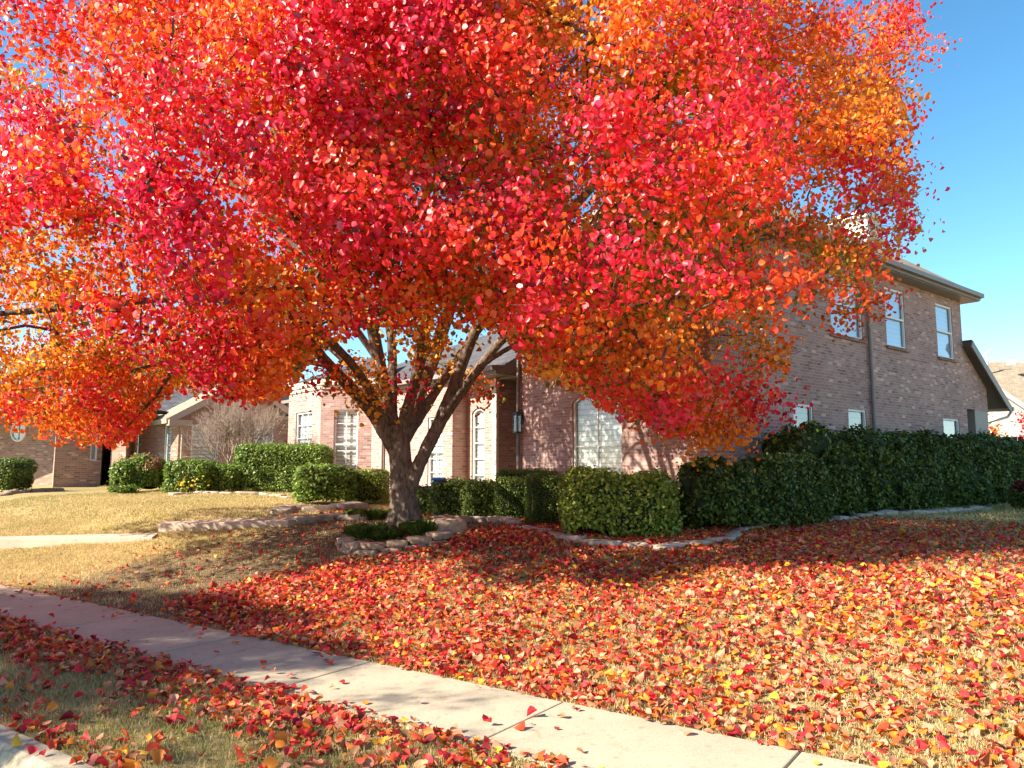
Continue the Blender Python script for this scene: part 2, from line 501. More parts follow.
def frames(normals, spin):
    n = normals / np.linalg.norm(normals, axis=1, keepdims=True)
    ref = np.where(np.abs(n[:, 2:3]) < 0.9, np.array([[0, 0, 1.0]]), np.array([[1.0, 0, 0]]))
    x = np.cross(ref, n); x /= np.linalg.norm(x, axis=1, keepdims=True)
    y = np.cross(n, x)
    c, s = np.cos(spin)[:, None], np.sin(spin)[:, None]
    return x * c + y * s, -x * s + y * c, n

def scatter(name, pos, X, Y, N, size, cols, shape=LEAF, quads=LEAF_Q, curl=None):
    k = len(shape); n = len(pos)
    sh = np.repeat(shape[None], n, 0) * size[:, None, None]
    if curl is not None: sh[:, :, 2] *= curl[:, None]
    v = pos[:, None] + sh[:, :, 0:1] * X[:, None] + sh[:, :, 1:2] * Y[:, None] + sh[:, :, 2:3] * N[:, None]
    loops = (np.arange(n)[:, None, None] * k + quads[None]).reshape(-1)
    cv = np.repeat(cols, k, 0)
    if k == 8:                           # blotches, paler midrib base, browner rim
        cv = cv * rng.normal(1.0, 0.13, (n * k, 1)).clip(.6, 1.4)
        rim = np.tile(np.array([0, 0, 0, .5, 1, .5, 0, 0]), n)[:, None] * np.repeat(rng.uniform(0, .55, n), k)[:, None]
        cv = cv * (1 - rim) + cv * np.array([0.62, 0.5, 0.6]) * rim
        basew = np.tile(np.array([1., .3, 0, 0, 0, 0, 0, .3]), n)[:, None] * np.repeat(rng.uniform(0, .5, n), k)[:, None]
        cv = (cv + basew * np.array([0.10, 0.10, 0.01])).clip(.003, .9)
    return np_mesh(name, v.reshape(-1, 3), quads.shape[1], loops, cv)

def unit(n):
    d = rng.normal(size=(n, 3)); return d / np.linalg.norm(d, axis=1, keepdims=True)

PAL = {
    'crimson': (0.68, 0.016, 0.062), 'red': (0.78, 0.030, 0.030), 'scarlet': (0.82, 0.085, 0.018),
    'orange': (0.80, 0.20, 0.014), 'amber': (0.70, 0.28, 0.020), 'gold': (0.72, 0.40, 0.035),
    'green': (0.16, 0.17, 0.02), 'wine': (0.20, 0.008, 0.03)}
PN = list(PAL); PC = np.array([PAL[k] for k in PN])

def noise3(p, scale, seed):
    """cheap smooth noise in about -1..1"""
    r = np.random.default_rng(seed)
    out = np.zeros(len(p))
    for _ in range(7):
        k = r.normal(size=3) * scale; ph = r.uniform(0, 6.28)
        out += np.sin(p @ k + ph)
    return out / 3.2

# ------------------------------------------------------------------ the big tree
TB = gpix(405, 531)
DT = TB.y
BOT = np.array([(-400, 430), (-60, 436), (0, 424), (36, 430), (60, 440), (128, 440), (150, 412), (172, 384), (205, 392), (245, 400), (285, 392), (305, 360),
                (335, 335), (380, 318), (430, 322), (470, 310), (510, 335), (530, 372), (575, 384), (600, 402), (650, 420), (700, 440), (745, 438), (768, 418),
                (784, 385), (794, 335), (840, 325), (862, 318), (890, 296), (910, 250), (1400, 200)], float)
RIGHT = np.array([(-400, 760), (-200, 840), (-80, 885), (0, 905), (25, 915), (50, 934), (70, 928), (105, 918), (125, 928), (150, 908), (175, 905), (200, 905), (225, 908), (250, 905), (275, 888), (320, 868), (345, 800), (360, 790), (450, 745)], float)

def crown_ok(P, slack=0.0):
    px, py = proj(P)
    b = np.interp(px, BOT[:, 0], BOT[:, 1]) + slack
    r = np.interp(py, RIGHT[:, 0], RIGHT[:, 1]) + slack
    return (py < b) & (px < r)

CC = np.array([TB.x + 0.35, TB.y + 0.1, 5.4])
def crown_r(d):
    up = d[:, 2] > 0
    rx, ry = np.where(d[:, 0] > 0, 8.3, 9.6), np.where(d[:, 1] < 0, 5.3, 5.8)
    rz = np.where(up, 5.6, 3.9)
    ex = np.where(up, 2.0, 3.4)
    e = 1 / (((d[:, 0] / rx) ** 2 + (d[:, 1] / ry) ** 2) ** (ex / 2) + np.abs(d[:, 2] / rz) ** ex) ** (1 / ex)
    return e * (1 + 0.09 * noise3(d, 3.0, 3) + 0.05 * noise3(d, 7.0, 4))

def sample_clumps(n, lo):
    out = np.zeros((0, 3)); F = np.zeros(0)
    while len(out) < n:
        d = unit(6000)
        f = lo + (1 - lo) * rng.uniform(size=len(d)) ** 0.5
        p = CC + d * (crown_r(d) * f)[:, None]
        # shell holes so the sky peeps through
        keep = crown_ok(p, -6) & (p[:, 2] > 1.65) & (noise3(p, 1.9, 11) > -0.38)
        qx, qy = proj(p)
        thin = ((qx > 850) & (qx < 893) & (qy > 203) & (qy < 238)) * .8 + ((qx < 120) & (qy < 115)) * .45 + ((np.hypot((qx - 450) / 22, (qy - 22) / 12) < 1) | (np.hypot((qx - 672) / 26, (qy - 110) / 22) < 1)) * .8 + ((qx > 690) & (qx < 800) & (qy > 318) & (qy < 385)) * .55
        keep &= rng.uniform(size=len(p)) > thin
        out = np.concatenate([out, p[keep]]); F = np.concatenate([F, f[keep]])
    return out[:n], F[:n]

CL, CF = sample_clumps(2700, 0.45)
# thin the far back of the crown, seen from nowhere near the photograph
# sprays that hang among the limbs, and the tips that stick out
extra = [(365, 392, -0.4), (372, 378, -0.3), (350, 370, -0.6), (430, 355, -0.5), (418, 345, -0.9), (410, 385, -.7), (412, 330, -1.2), (445, 330, -1.4), (360, 385, -.9), (375, 400, -.6), (505, 325, -.8), (408, 318, -1.6), (436, 316, -1.7), (455, 372, 0.4), (470, 378, .9),
         (480, 395, 1.2), (330, 372, -1.1), (318, 380, -1.0), (425, 300, -1.5), (395, 290, -1.3), (880, 298, -.4), (862, 302, -.5), (845, 318, -.5), (700, 436, -1.7), (725, 438, -1.6), (655, 418, -1.7), (740, 430, -1.7), (690, 425, -1.9), (760, 410, -1.6), (775, 403, -1.5),
         (926, 48, 0), (905, 12, 0.2), (912, 180, -0.3), (905, 228, -.3), (902, 120, -.2)]
EX = np.array([tuple(pt(x, y, DT + d)) for x, y, d in extra])
# fuller sprays on the camera side of the middle and along the right flank
fx = rng.uniform(300, 560, 110); fy = rng.uniform(60, 305, 110)
rx_ = rng.uniform(800, 915, 70); ry_ = rng.uniform(10, 250, 70)
EX = np.concatenate([EX, [tuple(pt(a_, b_, DT + d_)) for a_, b_, d_ in zip(fx, fy, rng.uniform(-4.6, -2.6, 110))], [tuple(pt(a_, b_, DT + d_)) for a_, b_, d_ in zip(rx_, ry_, rng.uniform(-1.5, 1.5, 70))]])
EX = EX[crown_ok(EX, 14) | (np.arange(len(EX)) < len(extra))]
NEX = len(EX)
CLA = np.concatenate([CL, EX])

# skeleton: main limbs as (px, py, depth offset) then radius
def limb(pts, r0, r1):
    P = [pt(x, y, DT + d) for x, y, d in pts]
    out = []
    for i in range(len(P) - 1):
        k = max(1, int((P[i + 1] - P[i]).length / 0.22))
        for j in range(k): out.append(P[i].lerp(P[i + 1], j / k))
    out.append(P[-1])
    # smooth
    for _ in range(2):
        out = [out[0]] + [(out[i - 1] + out[i] * 2 + out[i + 1]) / 4 for i in range(1, len(out) - 1)] + [out[-1]]
    rr = [r0 + (r1 - r0) * (i / (len(out) - 1)) for i in range(len(out))]
    return out, rr
LIMBS = []
def add(pts, r0, r1): LIMBS.append(limb(pts, r0 * (0.84 if r0 < 0.2 else 1), r1))
add([(402, 540, 0), (402, 520, 0), (403, 495, 0), (402, 470, 0), (400, 448, 0), (398, 425, 0)], 0.215, 0.165)
add([(398, 455, 0), (384, 432, -.1), (369, 405, -.3), (350, 388, -.5), (320, 355, -.9), (290, 318, -1.5), (250, 270, -2.2), (205, 225, -2.8)], 0.14, 0.035)
add([(399, 450, 0), (392, 420, .1), (384, 392, .15), (377, 350, .1), (370, 312, 0), (362, 280, -.1), (340, 225, -.3), (312, 150, -.7), (285, 80, -.9), (262, 10, -1.2)], 0.15, 0.04)
add([(394, 430, 0), (392, 395, .4), (393, 352, .7), (388, 318, .9), (380, 250, 1.2), (370, 170, 1.5), (365, 60, 1.8)], 0.105, 0.03)
add([(402, 430, 0), (408, 400, -.2), (418, 380, -.4), (424, 340, -.7), (430, 290, -1.1), (428, 220, -1.6), (420, 130, -2.1), (410, 40, -2.4)], 0.12, 0.03)
add([(402, 440, 0), (414, 405, .2), (428, 372, .3), (441, 335, .4), (453, 296, .5), (468, 258, .6), (490, 200, .7), (520, 120, .8), (548, 40, .8), (560, -60, .8)], 0.155, 0.045)
add([(408, 490, -.05), (420, 462, -.1), (433, 436, -.15), (446, 410, -.2), (460, 368, -.3), (474, 330, -.4), (492, 302, -.6), (530, 255, -.9), (590, 190, -1.3), (650, 110, -1.6), (690, 30, -1.9)], 0.14, 0.04)
add([(444, 418, -.2), (462, 392, -.1), (480, 366, 0), (500, 340, .1), (535, 312, .2), (590, 270, .3), (650, 215, .3), (720, 160, .3), (790, 120, .2), (850, 80, .1)], 0.095, 0.03)
add([(400, 440, 0), (380, 410, .7), (350, 365, 1.4), (300, 320, 2.2), (240, 290, 2.9), (160, 270, 3.4)], 0.10, 0.03)
add([(385, 420, -.1), (360, 372, -1.0), (320, 330, -1.8), (250, 300, -2.4), (165, 298, -2.7), (100, 306, -2.9), (20, 312, -3.1), (-80, 320, -3.2)], 0.085, 0.03)
add([(405, 440, 0), (430, 400, .9), (470, 340, 1.9), (520, 280, 2.8), (600, 230, 3.5), (700, 190, 4.0)], 0.11, 0.03)
add([(440, 420, -.2), (480, 365, -1.2), (540, 330, -2.1), (610, 320, -2.8), (680, 345, -3.1), (720, 390, -2.9)], 0.06, 0.02)
add([(404, 430, 0), (415, 380, 1.1), (425, 300, 2.0), (435, 200, 3.0), (440, 80, 3.9)], 0.11, 0.03)
add([(500, 340, .1), (570, 318, -.2), (660, 300, -.5), (760, 285, -.7), (850, 280, -.8)], 0.05, 0.018)
add([(340, 370, -.6), (270, 350, -1.2), (190, 355, -1.6), (100, 380, -1.8), (20, 390, -1.9)], 0.055, 0.02)
add([(378, 360, .1), (300, 250, .3), (210, 160, .5), (130, 90, .6), (60, 40, .6)], 0.075, 0.025)
add([(300, 318, -1.4), (220, 255, -2.0), (130, 215, -2.6), (40, 190, -3.0), (-60, 170, -3.2)], 0.06, 0.02)
add([(620, 240, .3), (700, 250, .5), (790, 235, .6), (870, 210, .6)], 0.05, 0.018)
add([(424, 335, -.7), (440, 270, -2.0), (450, 220, -3.2), (460, 180, -4.2)], 0.065, 0.025)
add([(372, 330, -.1), (340, 280, -1.8), (310, 240, -3.2), (290, 210, -4.2)], 0.065, 0.025)

nodes = []; nrad = []; npar = []
mb = MB()
for P, rr in LIMBS:
    mb.tube(P, rr, 12)
    for i, (p, r) in enumerate(zip(P, rr)):
        nodes.append(tuple(p)); nrad.append(r)
# root flare
for k in range(7):
    a = k * 0.9 + 0.3
    q = Vector((math.cos(a), math.sin(a), 0))
    mb.tube([TB + q * 0.02 + Vector((0, 0, 0.62)), TB + q * 0.13 + Vector((0, 0, 0.28)), TB + q * 0.26 + Vector((0, 0, 0.05)), TB + q * 0.38 + Vector((0, 0, -0.12))], [0.11, 0.12, 0.10, 0.06], 8)
tmp = mb.build('trunk_source', M['bark'])
md = tmp.modifiers.new('r', 'REMESH'); md.mode = 'VOXEL'; md.voxel_size = 0.016
sm_ = tmp.modifiers.new('s', 'SMOOTH'); sm_.iterations = 4; sm_.factor = 0.5
dg = bpy.context.evaluated_depsgraph_get()
tme = bpy.data.meshes.new_from_object(tmp.evaluated_get(dg), depsgraph=dg)
bpy.data.objects.remove(tmp)
tme.polygons.foreach_set('use_smooth', [True] * len(tme.polygons))
tree = tag(empty('autumn_tree', TB), 'large red and orange autumn tree with many upright limbs on the leaf strewn lawn', 'tree')
tme.transform(Matrix.Translation(-TB))
co_ = np.zeros(len(tme.vertices) * 3, np.float32); tme.vertices.foreach_get('co', co_); co_ = co_.reshape(-1, 3).astype(float)
no_ = np.zeros(len(tme.vertices) * 3, np.float32); tme.vertices.foreach_get('normal', no_); no_ = no_.reshape(-1, 3)
ridg = np.abs(noise3(co_ * np.array([1, 1, .22]), 30, 61)) + 0.6 * np.abs(noise3(co_ * np.array([1, 1, .3]), 62, 62))
thick = np.clip(1.2 - co_[:, 2] / 3.0, .15, 1)
co_ += no_ * ((0.4 - ridg) * 0.013 * thick + 0.012 * thick * noise3(co_, 6, 63))[:, None]
tme.vertices.foreach_set('co', co_.astype(np.float32).ravel()); tme.update()
tme.materials.clear()
trunk = link('trunk', tme, M['bark'], tree)

# twigs: each clump joins the nearest skeleton node that lies inward of it
NODE = np.array(nodes)
cap = 30000
ARR = np.zeros((cap, 3)); ARR[:len(NODE)] = NODE
RAD = np.zeros(cap); RAD[:len(NODE)] = nrad
PAR = np.full(cap, -1); cnt = len(NODE)
BASE_N = cnt
root = np.array(tuple(TB)) + np.array([0, 0, 1.5])
DR = np.zeros(cap); DR[:cnt] = np.linalg.norm(ARR[:cnt] - root, axis=1)
order = np.argsort(np.linalg.norm(CLA - root, axis=1))
tips = []
for ci in order:
    c = CLA[ci]
    dd = np.linalg.norm(ARR[:cnt] - c, axis=1)
    cost = dd + 0.35 * np.maximum(0, DR[:cnt] - np.linalg.norm(c - root)) + 0.12 * DR[:cnt] * 0
    j = int(np.argmin(cost))
    p0 = ARR[j]; L = dd[j]
    k = max(1, int(L / 0.3))
    bend = unit(1)[0] * 0.10 * L; bend[2] += 0.08 * L
    last = j
    for i in range(1, k + 1):
        t = i / k
        q = p0 * (1 - t) + c * t + bend * math.sin(math.pi * t)
        if cnt >= cap: break
        ARR[cnt] = q; PAR[cnt] = last; DR[cnt] = np.linalg.norm(q - root); last = cnt; cnt += 1
    tips.append(last)
flow = np.zeros(cap)
for t in tips:
    n = t
    while n >= BASE_N:
        flow[n] += 1; n = PAR[n]
trd = 0.0045 * np.maximum(flow, 1) ** 0.42
mb = MB(); seen = set()
for t in tips:
    ch = []; n = t
    while n >= BASE_N and n not in seen:
        ch.append(n); seen.add(n); n = PAR[n]
    if not ch: continue
    ch.append(n)
    rr = [trd[i] if i >= BASE_N else trd[ch[-2]] for i in ch]
    if n >= BASE_N: rr[-1] = min(trd[n], rr[-2] * 1.3)
    mb.tube([Vector(ARR[i]) - TB for i in ch], rr, 5 if max(rr) > 0.012 else 4, False)
# side twiglets at each clump
for ci in range(len(CLA)):
    c = CLA[ci]
    for _ in range(3):
        d = unit(1)[0]; d[2] = abs(d[2]) * 0.5
        e = c + d * 0.34
        mb.tube([Vector(c) - TB, Vector((c + e) / 2 + unit(1)[0] * 0.03) - TB, Vector(e) - TB], [0.004, 0.0035, 0.0025], 3, False)
crown_twigs = mb.mesh('twigs', True)

# leaves
def leaves_for(cl, frac, per, sig, seed):
    k = rng.poisson(per, len(cl)) + 8
    idx = np.repeat(np.arange(len(cl)), k)
    off = rng.normal(size=(len(idx), 3)) * sig
    off[:, 2] *= 0.8
    p = cl[idx] + off
    return p, idx, off
LP, LI, LO = leaves_for(CLA, None, 96, 0.205, 1)
ok = crown_ok(LP, 7) | ((LI >= len(CL)) & crown_ok(LP, 14)) | ((LI >= len(CL)) & (LI < len(CL) + len(extra)))
lx_, ly_ = proj(LP)                       # the flank thins out here and there; the chimney shows through
thin = ((np.abs(lx_ - 872) < 24) & (np.abs(ly_ - 222) < 20)) * .72 + ((lx_ > 905) & (ly_ > 60) & (ly_ < 250)) * .35
ok &= rng.uniform(size=len(LP)) > thin
LP, LI, LO = LP[ok], LI[ok], LO[ok]
rel = LP - CC
dirn = rel / np.linalg.norm(rel, axis=1, keepdims=True)
fr = np.linalg.norm(rel, axis=1) / crown_r(dirn)
n = len(LP)
SUND = np.array([-0.94, -0.34])
# colour: big patches, tufts per clump, leaf to leaf scatter. red towards the sunny outer side and the top, amber inside and below
big = noise3(CLA, 0.6, 21)[LI]; mid = (0.75 * noise3(CLA, 3.1, 22) + 0.35 * noise3(CLA, 1.5, 23))[LI]; tuft = rng.normal(size=len(CLA))[LI]
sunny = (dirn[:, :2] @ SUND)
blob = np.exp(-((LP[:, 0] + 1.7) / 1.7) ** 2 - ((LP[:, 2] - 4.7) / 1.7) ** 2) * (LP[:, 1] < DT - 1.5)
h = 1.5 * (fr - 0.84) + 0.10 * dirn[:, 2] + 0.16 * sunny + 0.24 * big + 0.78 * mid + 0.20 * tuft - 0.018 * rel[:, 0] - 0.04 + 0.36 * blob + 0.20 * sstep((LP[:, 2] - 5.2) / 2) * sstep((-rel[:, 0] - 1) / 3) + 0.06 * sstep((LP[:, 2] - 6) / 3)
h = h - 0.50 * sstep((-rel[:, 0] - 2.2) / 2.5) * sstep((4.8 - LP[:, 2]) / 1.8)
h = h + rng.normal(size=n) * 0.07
stops = np.array([-1.15, -0.75, -0.30, 0.06, 0.36, 0.66])
cst = np.array([PAL['gold'], PAL['amber'], PAL['orange'], PAL['scarlet'], PAL['red'], PAL['crimson']])
lc = np.stack([np.interp(h, stops, cst[:, i]) for i in range(3)], -1)
u = rng.uniform(size=n)
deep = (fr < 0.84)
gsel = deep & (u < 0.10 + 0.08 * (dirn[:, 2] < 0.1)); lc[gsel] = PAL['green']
gsel = deep & (u > 0.93); lc[gsel] = PAL['gold']
wsel = (h > 0.4) & (u < 0.07); lc[wsel] = PAL['wine']
lc *= rng.normal(1.0, 0.14, n).clip(0.6, 1.35)[:, None]
lc = lc.clip(0.004, 0.85)
nm = dirn * 0.55 + LO / (np.linalg.norm(LO, axis=1, keepdims=True) + 1e-6) * 0.75 + unit(n) * 0.75 + np.array([-0.25, -0.12, 0.2])
X, Y, N = frames(nm, rng.uniform(0, 6.283, n))
X = X * 1.0; 
# droop: leaf axis leans down
X[:, 2] -= 0.7; X /= np.linalg.norm(X, axis=1, keepdims=True)
N = N - X * (N * X).sum(1, keepdims=True); N /= np.linalg.norm(N, axis=1, keepdims=True)
Y = np.cross(N, X)
size = rng.normal(0.063, 0.013, n).clip(0.032, 0.095)
crown_me = scatter('crown', LP - np.array(tuple(TB)), X, Y, N, size, lc, curl=rng.normal(1.3, 1.1, n))
crown = link('crown', crown_me, M['leaf'], tree)
link('twigs', crown_twigs, M['twig'], crown)
print('leaves', n, 'nodes', cnt)

# a second street tree just outside the frame on the left: its shade lies over the near sidewalk
def copy_thing(o, loc, rz, sc, label):
    c = o.copy(); COL.objects.link(c); c.location = loc; c.rotation_euler = (0, 0, rz); c.scale = (sc,) * 3
    c['label'] = label
    def rec(a, b):
        for ch in [x for x in bpy.data.objects if x.parent == a]:
            d = ch.copy(); COL.objects.link(d); d.parent = b; rec(ch, d)
    rec(o, c)
    return c
SHADE = copy_thing(tree, (-12.2, 4.3, 0.2), R(140), 0.62, 'smaller yellowing street tree beyond the left edge, shading the near sidewalk')

cm2 = crown_me.copy()
nv = len(cm2.vertices)
c4 = np.ones((nv, 4), np.float32); c4[:, :3] = np.repeat(np.array(((0.34, 0.25, 0.04), (0.22, 0.22, 0.05), (0.42, 0.25, 0.04)))[rng.integers(0, 3, nv // 8 + 1)], 8, 0)[:nv]
cm2.color_attributes['Col'].data.foreach_set('color', c4.ravel())
for ch in bpy.data.objects:
    if ch.parent == SHADE and ch.data == crown_me: ch.data = cm2

# ------------------------------------------------------------------ lawn litter
def dens(x, y):
    px, py = proj(np.stack([x, y, ground(x, y)], -1))
    nn = x * N_DIR[0] + y * N_DIR[1]
    w = noise3(np.stack([x, y, x * 0], -1), 1.6, 31); w2 = noise3(np.stack([x, y, x * 0], -1), 5.0, 32)
    d = np.zeros_like(x)
    lawn = nn > N_FAR
    # left limit of the dense carpet
    edge = np.interp(py, [480, 530, 545, 560, 580, 605, 640, 768], [480, 470, 430, 330, 240, 165, 200, 560])
    dense = sstep((px - edge + 40 * w) / 70)
    right = 1 - 0.52 * sstep((px - 600) / 380) * sstep((py - 590) / 90)
    back = sstep((py - 508) / 30) * (1 - 0.62 * sstep((px - 760) / 220) * (1 - sstep((py - 560) / 45)))
    d = np.where(lawn, 0.04 + dense * right * back * (0.95 + 0.25 * w + 0.15 * w2), 0)
    bare = np.exp(-(((px - 470) / 80) ** 2 + ((py - 553) / 10) ** 2))
    d = np.where(lawn, d * (1 - 0.55 * bare), d)
    sw = (nn > N_NEAR) & (nn <= N_FAR)
    d = np.where(sw, 0.012 + 0.5 * np.exp(-((nn - N_NEAR) / 0.07) ** 2) + 0.3 * np.exp(-((nn - N_FAR) / 0.05) ** 2), d)
    vg = (nn > N_CURB) & (nn <= N_NEAR)
    near_walk = sstep((nn - N_CURB - 0.45) / 0.7)
    d = np.where(vg, 0.10 + 0.75 * near_walk * sstep((560 - px) / 300 + 0.7) * (0.9 + 0.3 * w) + 0.3 * np.exp(-((nn - N_CURB) / 0.2) ** 2) + 0.15 * w2, d)
    d = np.where((nn <= N_CURB) & (nn > N_STREET), 0.05, d)
    d = np.where(nn <= N_STREET, 0.0, d)
    # bed edges and house side
    loc = np.stack([x, y], -1) - HC
    d = np.where((loc @ HU > -1.0) & (loc @ HV > -1.2), 0.02, d)
    return d.clip(0, 1.3)

def region(n):
    s = rng.uniform(-11, 12, n); m = rng.uniform(1.9, 16, n)
    x = s * S_DIR[0] + m * N_DIR[0]; y = s * S_DIR[1] + m * N_DIR[1]
    return x, y
AREA = 23 * 14.1
NMAX = int(AREA * 820)
x, y = region(NMAX)
px, py = proj(np.stack([x, y, ground(x, y)], -1))
k = (y > 1.5) & (px > -160) & (px < 1190) & (rng.uniform(size=len(x)) * 1.3 < dens(x, y)) & (py < 860)
x, y = x[k], y[k]
n = len(x)
nn = x * N_DIR[0] + y * N_DIR[1]
on_walk = (nn > N_NEAR) & (nn <= N_FAR)
zz = ground(x, y)
zz = np.where(on_walk, 0.022, zz)
zz = np.where((nn < N_CURB), 0.014, zz)
size = rng.normal(0.054, 0.015, n).clip(0.026, 0.09)
lift = np.where(on_walk, 0.004, rng.uniform(0.0, 0.045, n))
tilt = np.where(on_walk, 0.14, 0.45)
nm = np.stack([rng.normal(size=n) * tilt, rng.normal(size=n) * tilt, np.ones(n)], -1)
X, Y, N = frames(nm, rng.uniform(0, 6.283, n))
FPN = ['dark red', 'red', 'scarlet', 'salmon pink', 'orange', 'yellow', 'brown']
FPC = np.array([(0.26, 0.014, 0.024), (0.62, 0.026, 0.04), (0.70, 0.08, 0.03), (0.68, 0.27, 0.15), (0.74, 0.22, 0.025), (0.80, 0.45, 0.04), (0.34, 0.15, 0.06)])
base = np.array([0.07, 0.22, 0.22, 0.22, 0.15, 0.06, 0.09])
pxn, pyn = proj(np.stack([x, y, zz], -1))
cls = np.zeros(n, int)
yl = sstep((pxn - 380) / 400)          # more yellow and pale leaves out in the open to the right
for i in range(n):
    p = base.copy(); p[5] *= 0.35 + 1.0 * yl[i]; p[3] *= 0.7 + 0.8 * yl[i]; p[4] *= 0.8 + 0.6 * yl[i]; p[0] *= 1.3 - 0.6 * yl[i]
    c = np.cumsum(p / p.sum()); cls[i] = np.searchsorted(c, rng.uniform())
cls = cls.clip(0, 6)
lc = FPC[cls] * rng.normal(1, 0.16, n).clip(0.6, 1.4)[:, None]
pos = np.stack([x, y, zz + lift + 0.004], -1)
pos -= X * (size * 0.5)[:, None]
curl = rng.uniform(0.2, 3.4, n) * rng.choice([-1, 1, 1], n)
# the leaf must not dip under the paving
corner = pos[:, None] + (LEAF[None, :, 0:1] * X[:, None] + LEAF[None, :, 1:2] * Y[:, None] + LEAF[None, :, 2:3] * curl[:, None, None] * N[:, None]) * size[:, None, None]
low = corner[:, :, 2].min(1)
fix = np.maximum(0, zz + 0.003 - low)
pos[:, 2] += np.where(on_walk | (nn < N_CURB), zz + 0.003 - low, fix * 0.8)
infr = (pxn > -4) & (pxn < 1028) & (pyn > 0) & (pyn < 772)
dist = np.sqrt(x ** 2 + y ** 2 + 2.2)
rank = dist + np.where(infr, 0, 1e3) + np.where(on_walk & (dist < 9), -4.5, 0)
sel = np.argsort(rank)[:296]
mask = np.zeros(n, bool); mask[sel] = True
rest = ~mask
lm = scatter('fallen_leaves', pos[rest], X[rest], Y[rest], N[rest], size[rest], lc[rest], curl=curl[rest])
tag(link('fallen_leaves', lm, M['litter']), 'carpet of red, pink and yellow fallen leaves covering the lawn and verge', 'fallen leaves', kind='stuff')
# the nearest ones one by one
proto = {}
for c in range(7):
    for v in range(4):
        cu = [0.5, 1.5, 3.0, -1.6][v]
        one = np.zeros((1, 3)); e = np.eye(3)
        col = (FPC[c] * [1.0, 0.85, 1.15, 1.0][v])[None]
        me_ = scatter('fallen_leaf', one, e[0:1], e[1:2], e[2:3], np.array([1.0]), col, curl=np.array([cu]))
        me_.materials.append(M['litter'])
        proto[c, v] = me_
where_txt = {'walk': 'on the concrete sidewalk', 'verge': 'on the grass strip beside the curb', 'lawn': 'at the lawn edge beyond the sidewalk', 'curb': 'on top of the concrete curb'}
for i in sel:
    w = 'walk' if on_walk[i] else 'curb' if nn[i] < N_CURB else 'verge' if nn[i] < N_NEAR else 'lawn'
    v = int(np.argmin(np.abs(np.array([0.5, 1.5, 3.0, -1.6]) - curl[i])))
    o = bpy.data.objects.new('fallen_leaf', proto[int(cls[i]), v])
    B = Matrix(((X[i][0], Y[i][0], N[i][0]), (X[i][1], Y[i][1], N[i][1]), (X[i][2], Y[i][2], N[i][2]))).to_4x4()
    s = float(size[i])
    cu = [0.5, 1.5, 3.0, -1.6][v]
    lowc = min((LEAF[:, 0] * X[i][2] + LEAF[:, 1] * Y[i][2] + LEAF[:, 2] * cu * N[i][2]) * s)
    zb = pos[i][2]
    if w in ('walk', 'curb'): zb = zz[i] + 0.003 - lowc
    o.matrix_world = Matrix.Translation((pos[i][0], pos[i][1], zb)) @ B @ Matrix.Scale(s, 4)
    COL.objects.link(o)
    cn = FPN[int(cls[i])]
    tag(o, f'{cn} fallen leaf lying {where_txt[w]}', 'leaf', f'{cn} leaves {where_txt[w]}')
print('litter', n)

# ------------------------------------------------------------------ grass
def blades(name, x, y, hgt, wid, cols, lean=0.5):
    n = len(x)
    z = ground(x, y)
    a = rng.uniform(0, 6.283, n); la = rng.uniform(0, 6.283, n)
    ll = rng.uniform(0.1, lean, n) * hgt
    b = np.stack([x, y, z - 0.004], -1)
    sd = np.stack([np.cos(a), np.sin(a), a * 0], -1) * wid[:, None] / 2
    tp = b + np.stack([np.cos(la) * ll, np.sin(la) * ll, hgt], -1)
    md_ = b + np.stack([np.cos(la) * ll * .35, np.sin(la) * ll * .35, hgt * .62], -1)
    v = np.stack([b - sd, b + sd, md_ + sd * .7, tp, md_ - sd * .7], 1)
    loops = (np.arange(n)[:, None] * 5 + np.arange(5)[None]).reshape(-1)
    return np_mesh(name, v.reshape(-1, 3), 5, loops, np.repeat(cols, 5, 0))

GP = np.array([(0.56, 0.43, 0.19), (0.66, 0.53, 0.29), (0.47, 0.34, 0.14), (0.30, 0.30, 0.07), (0.17, 0.23, 0.035)])
def grass_cols(x, y, green):
    n = len(x)
    g = noise3(np.stack([x, y, x * 0], -1), 1.1, 41) * 0.5 + noise3(np.stack([x, y, x * 0], -1), 4, 42) * 0.3 + green
    u = rng.uniform(size=n)
    idx = np.where(u < 0.34 * np.clip(g - 0.1, 0, 3), np.where(rng.uniform(size=n) < .5, 3, 4), rng.integers(0, 3, n))
    return (GP[idx] * rng.normal(1, .15, n).clip(.6, 1.4)[:, None]).clip(0.01, .9)

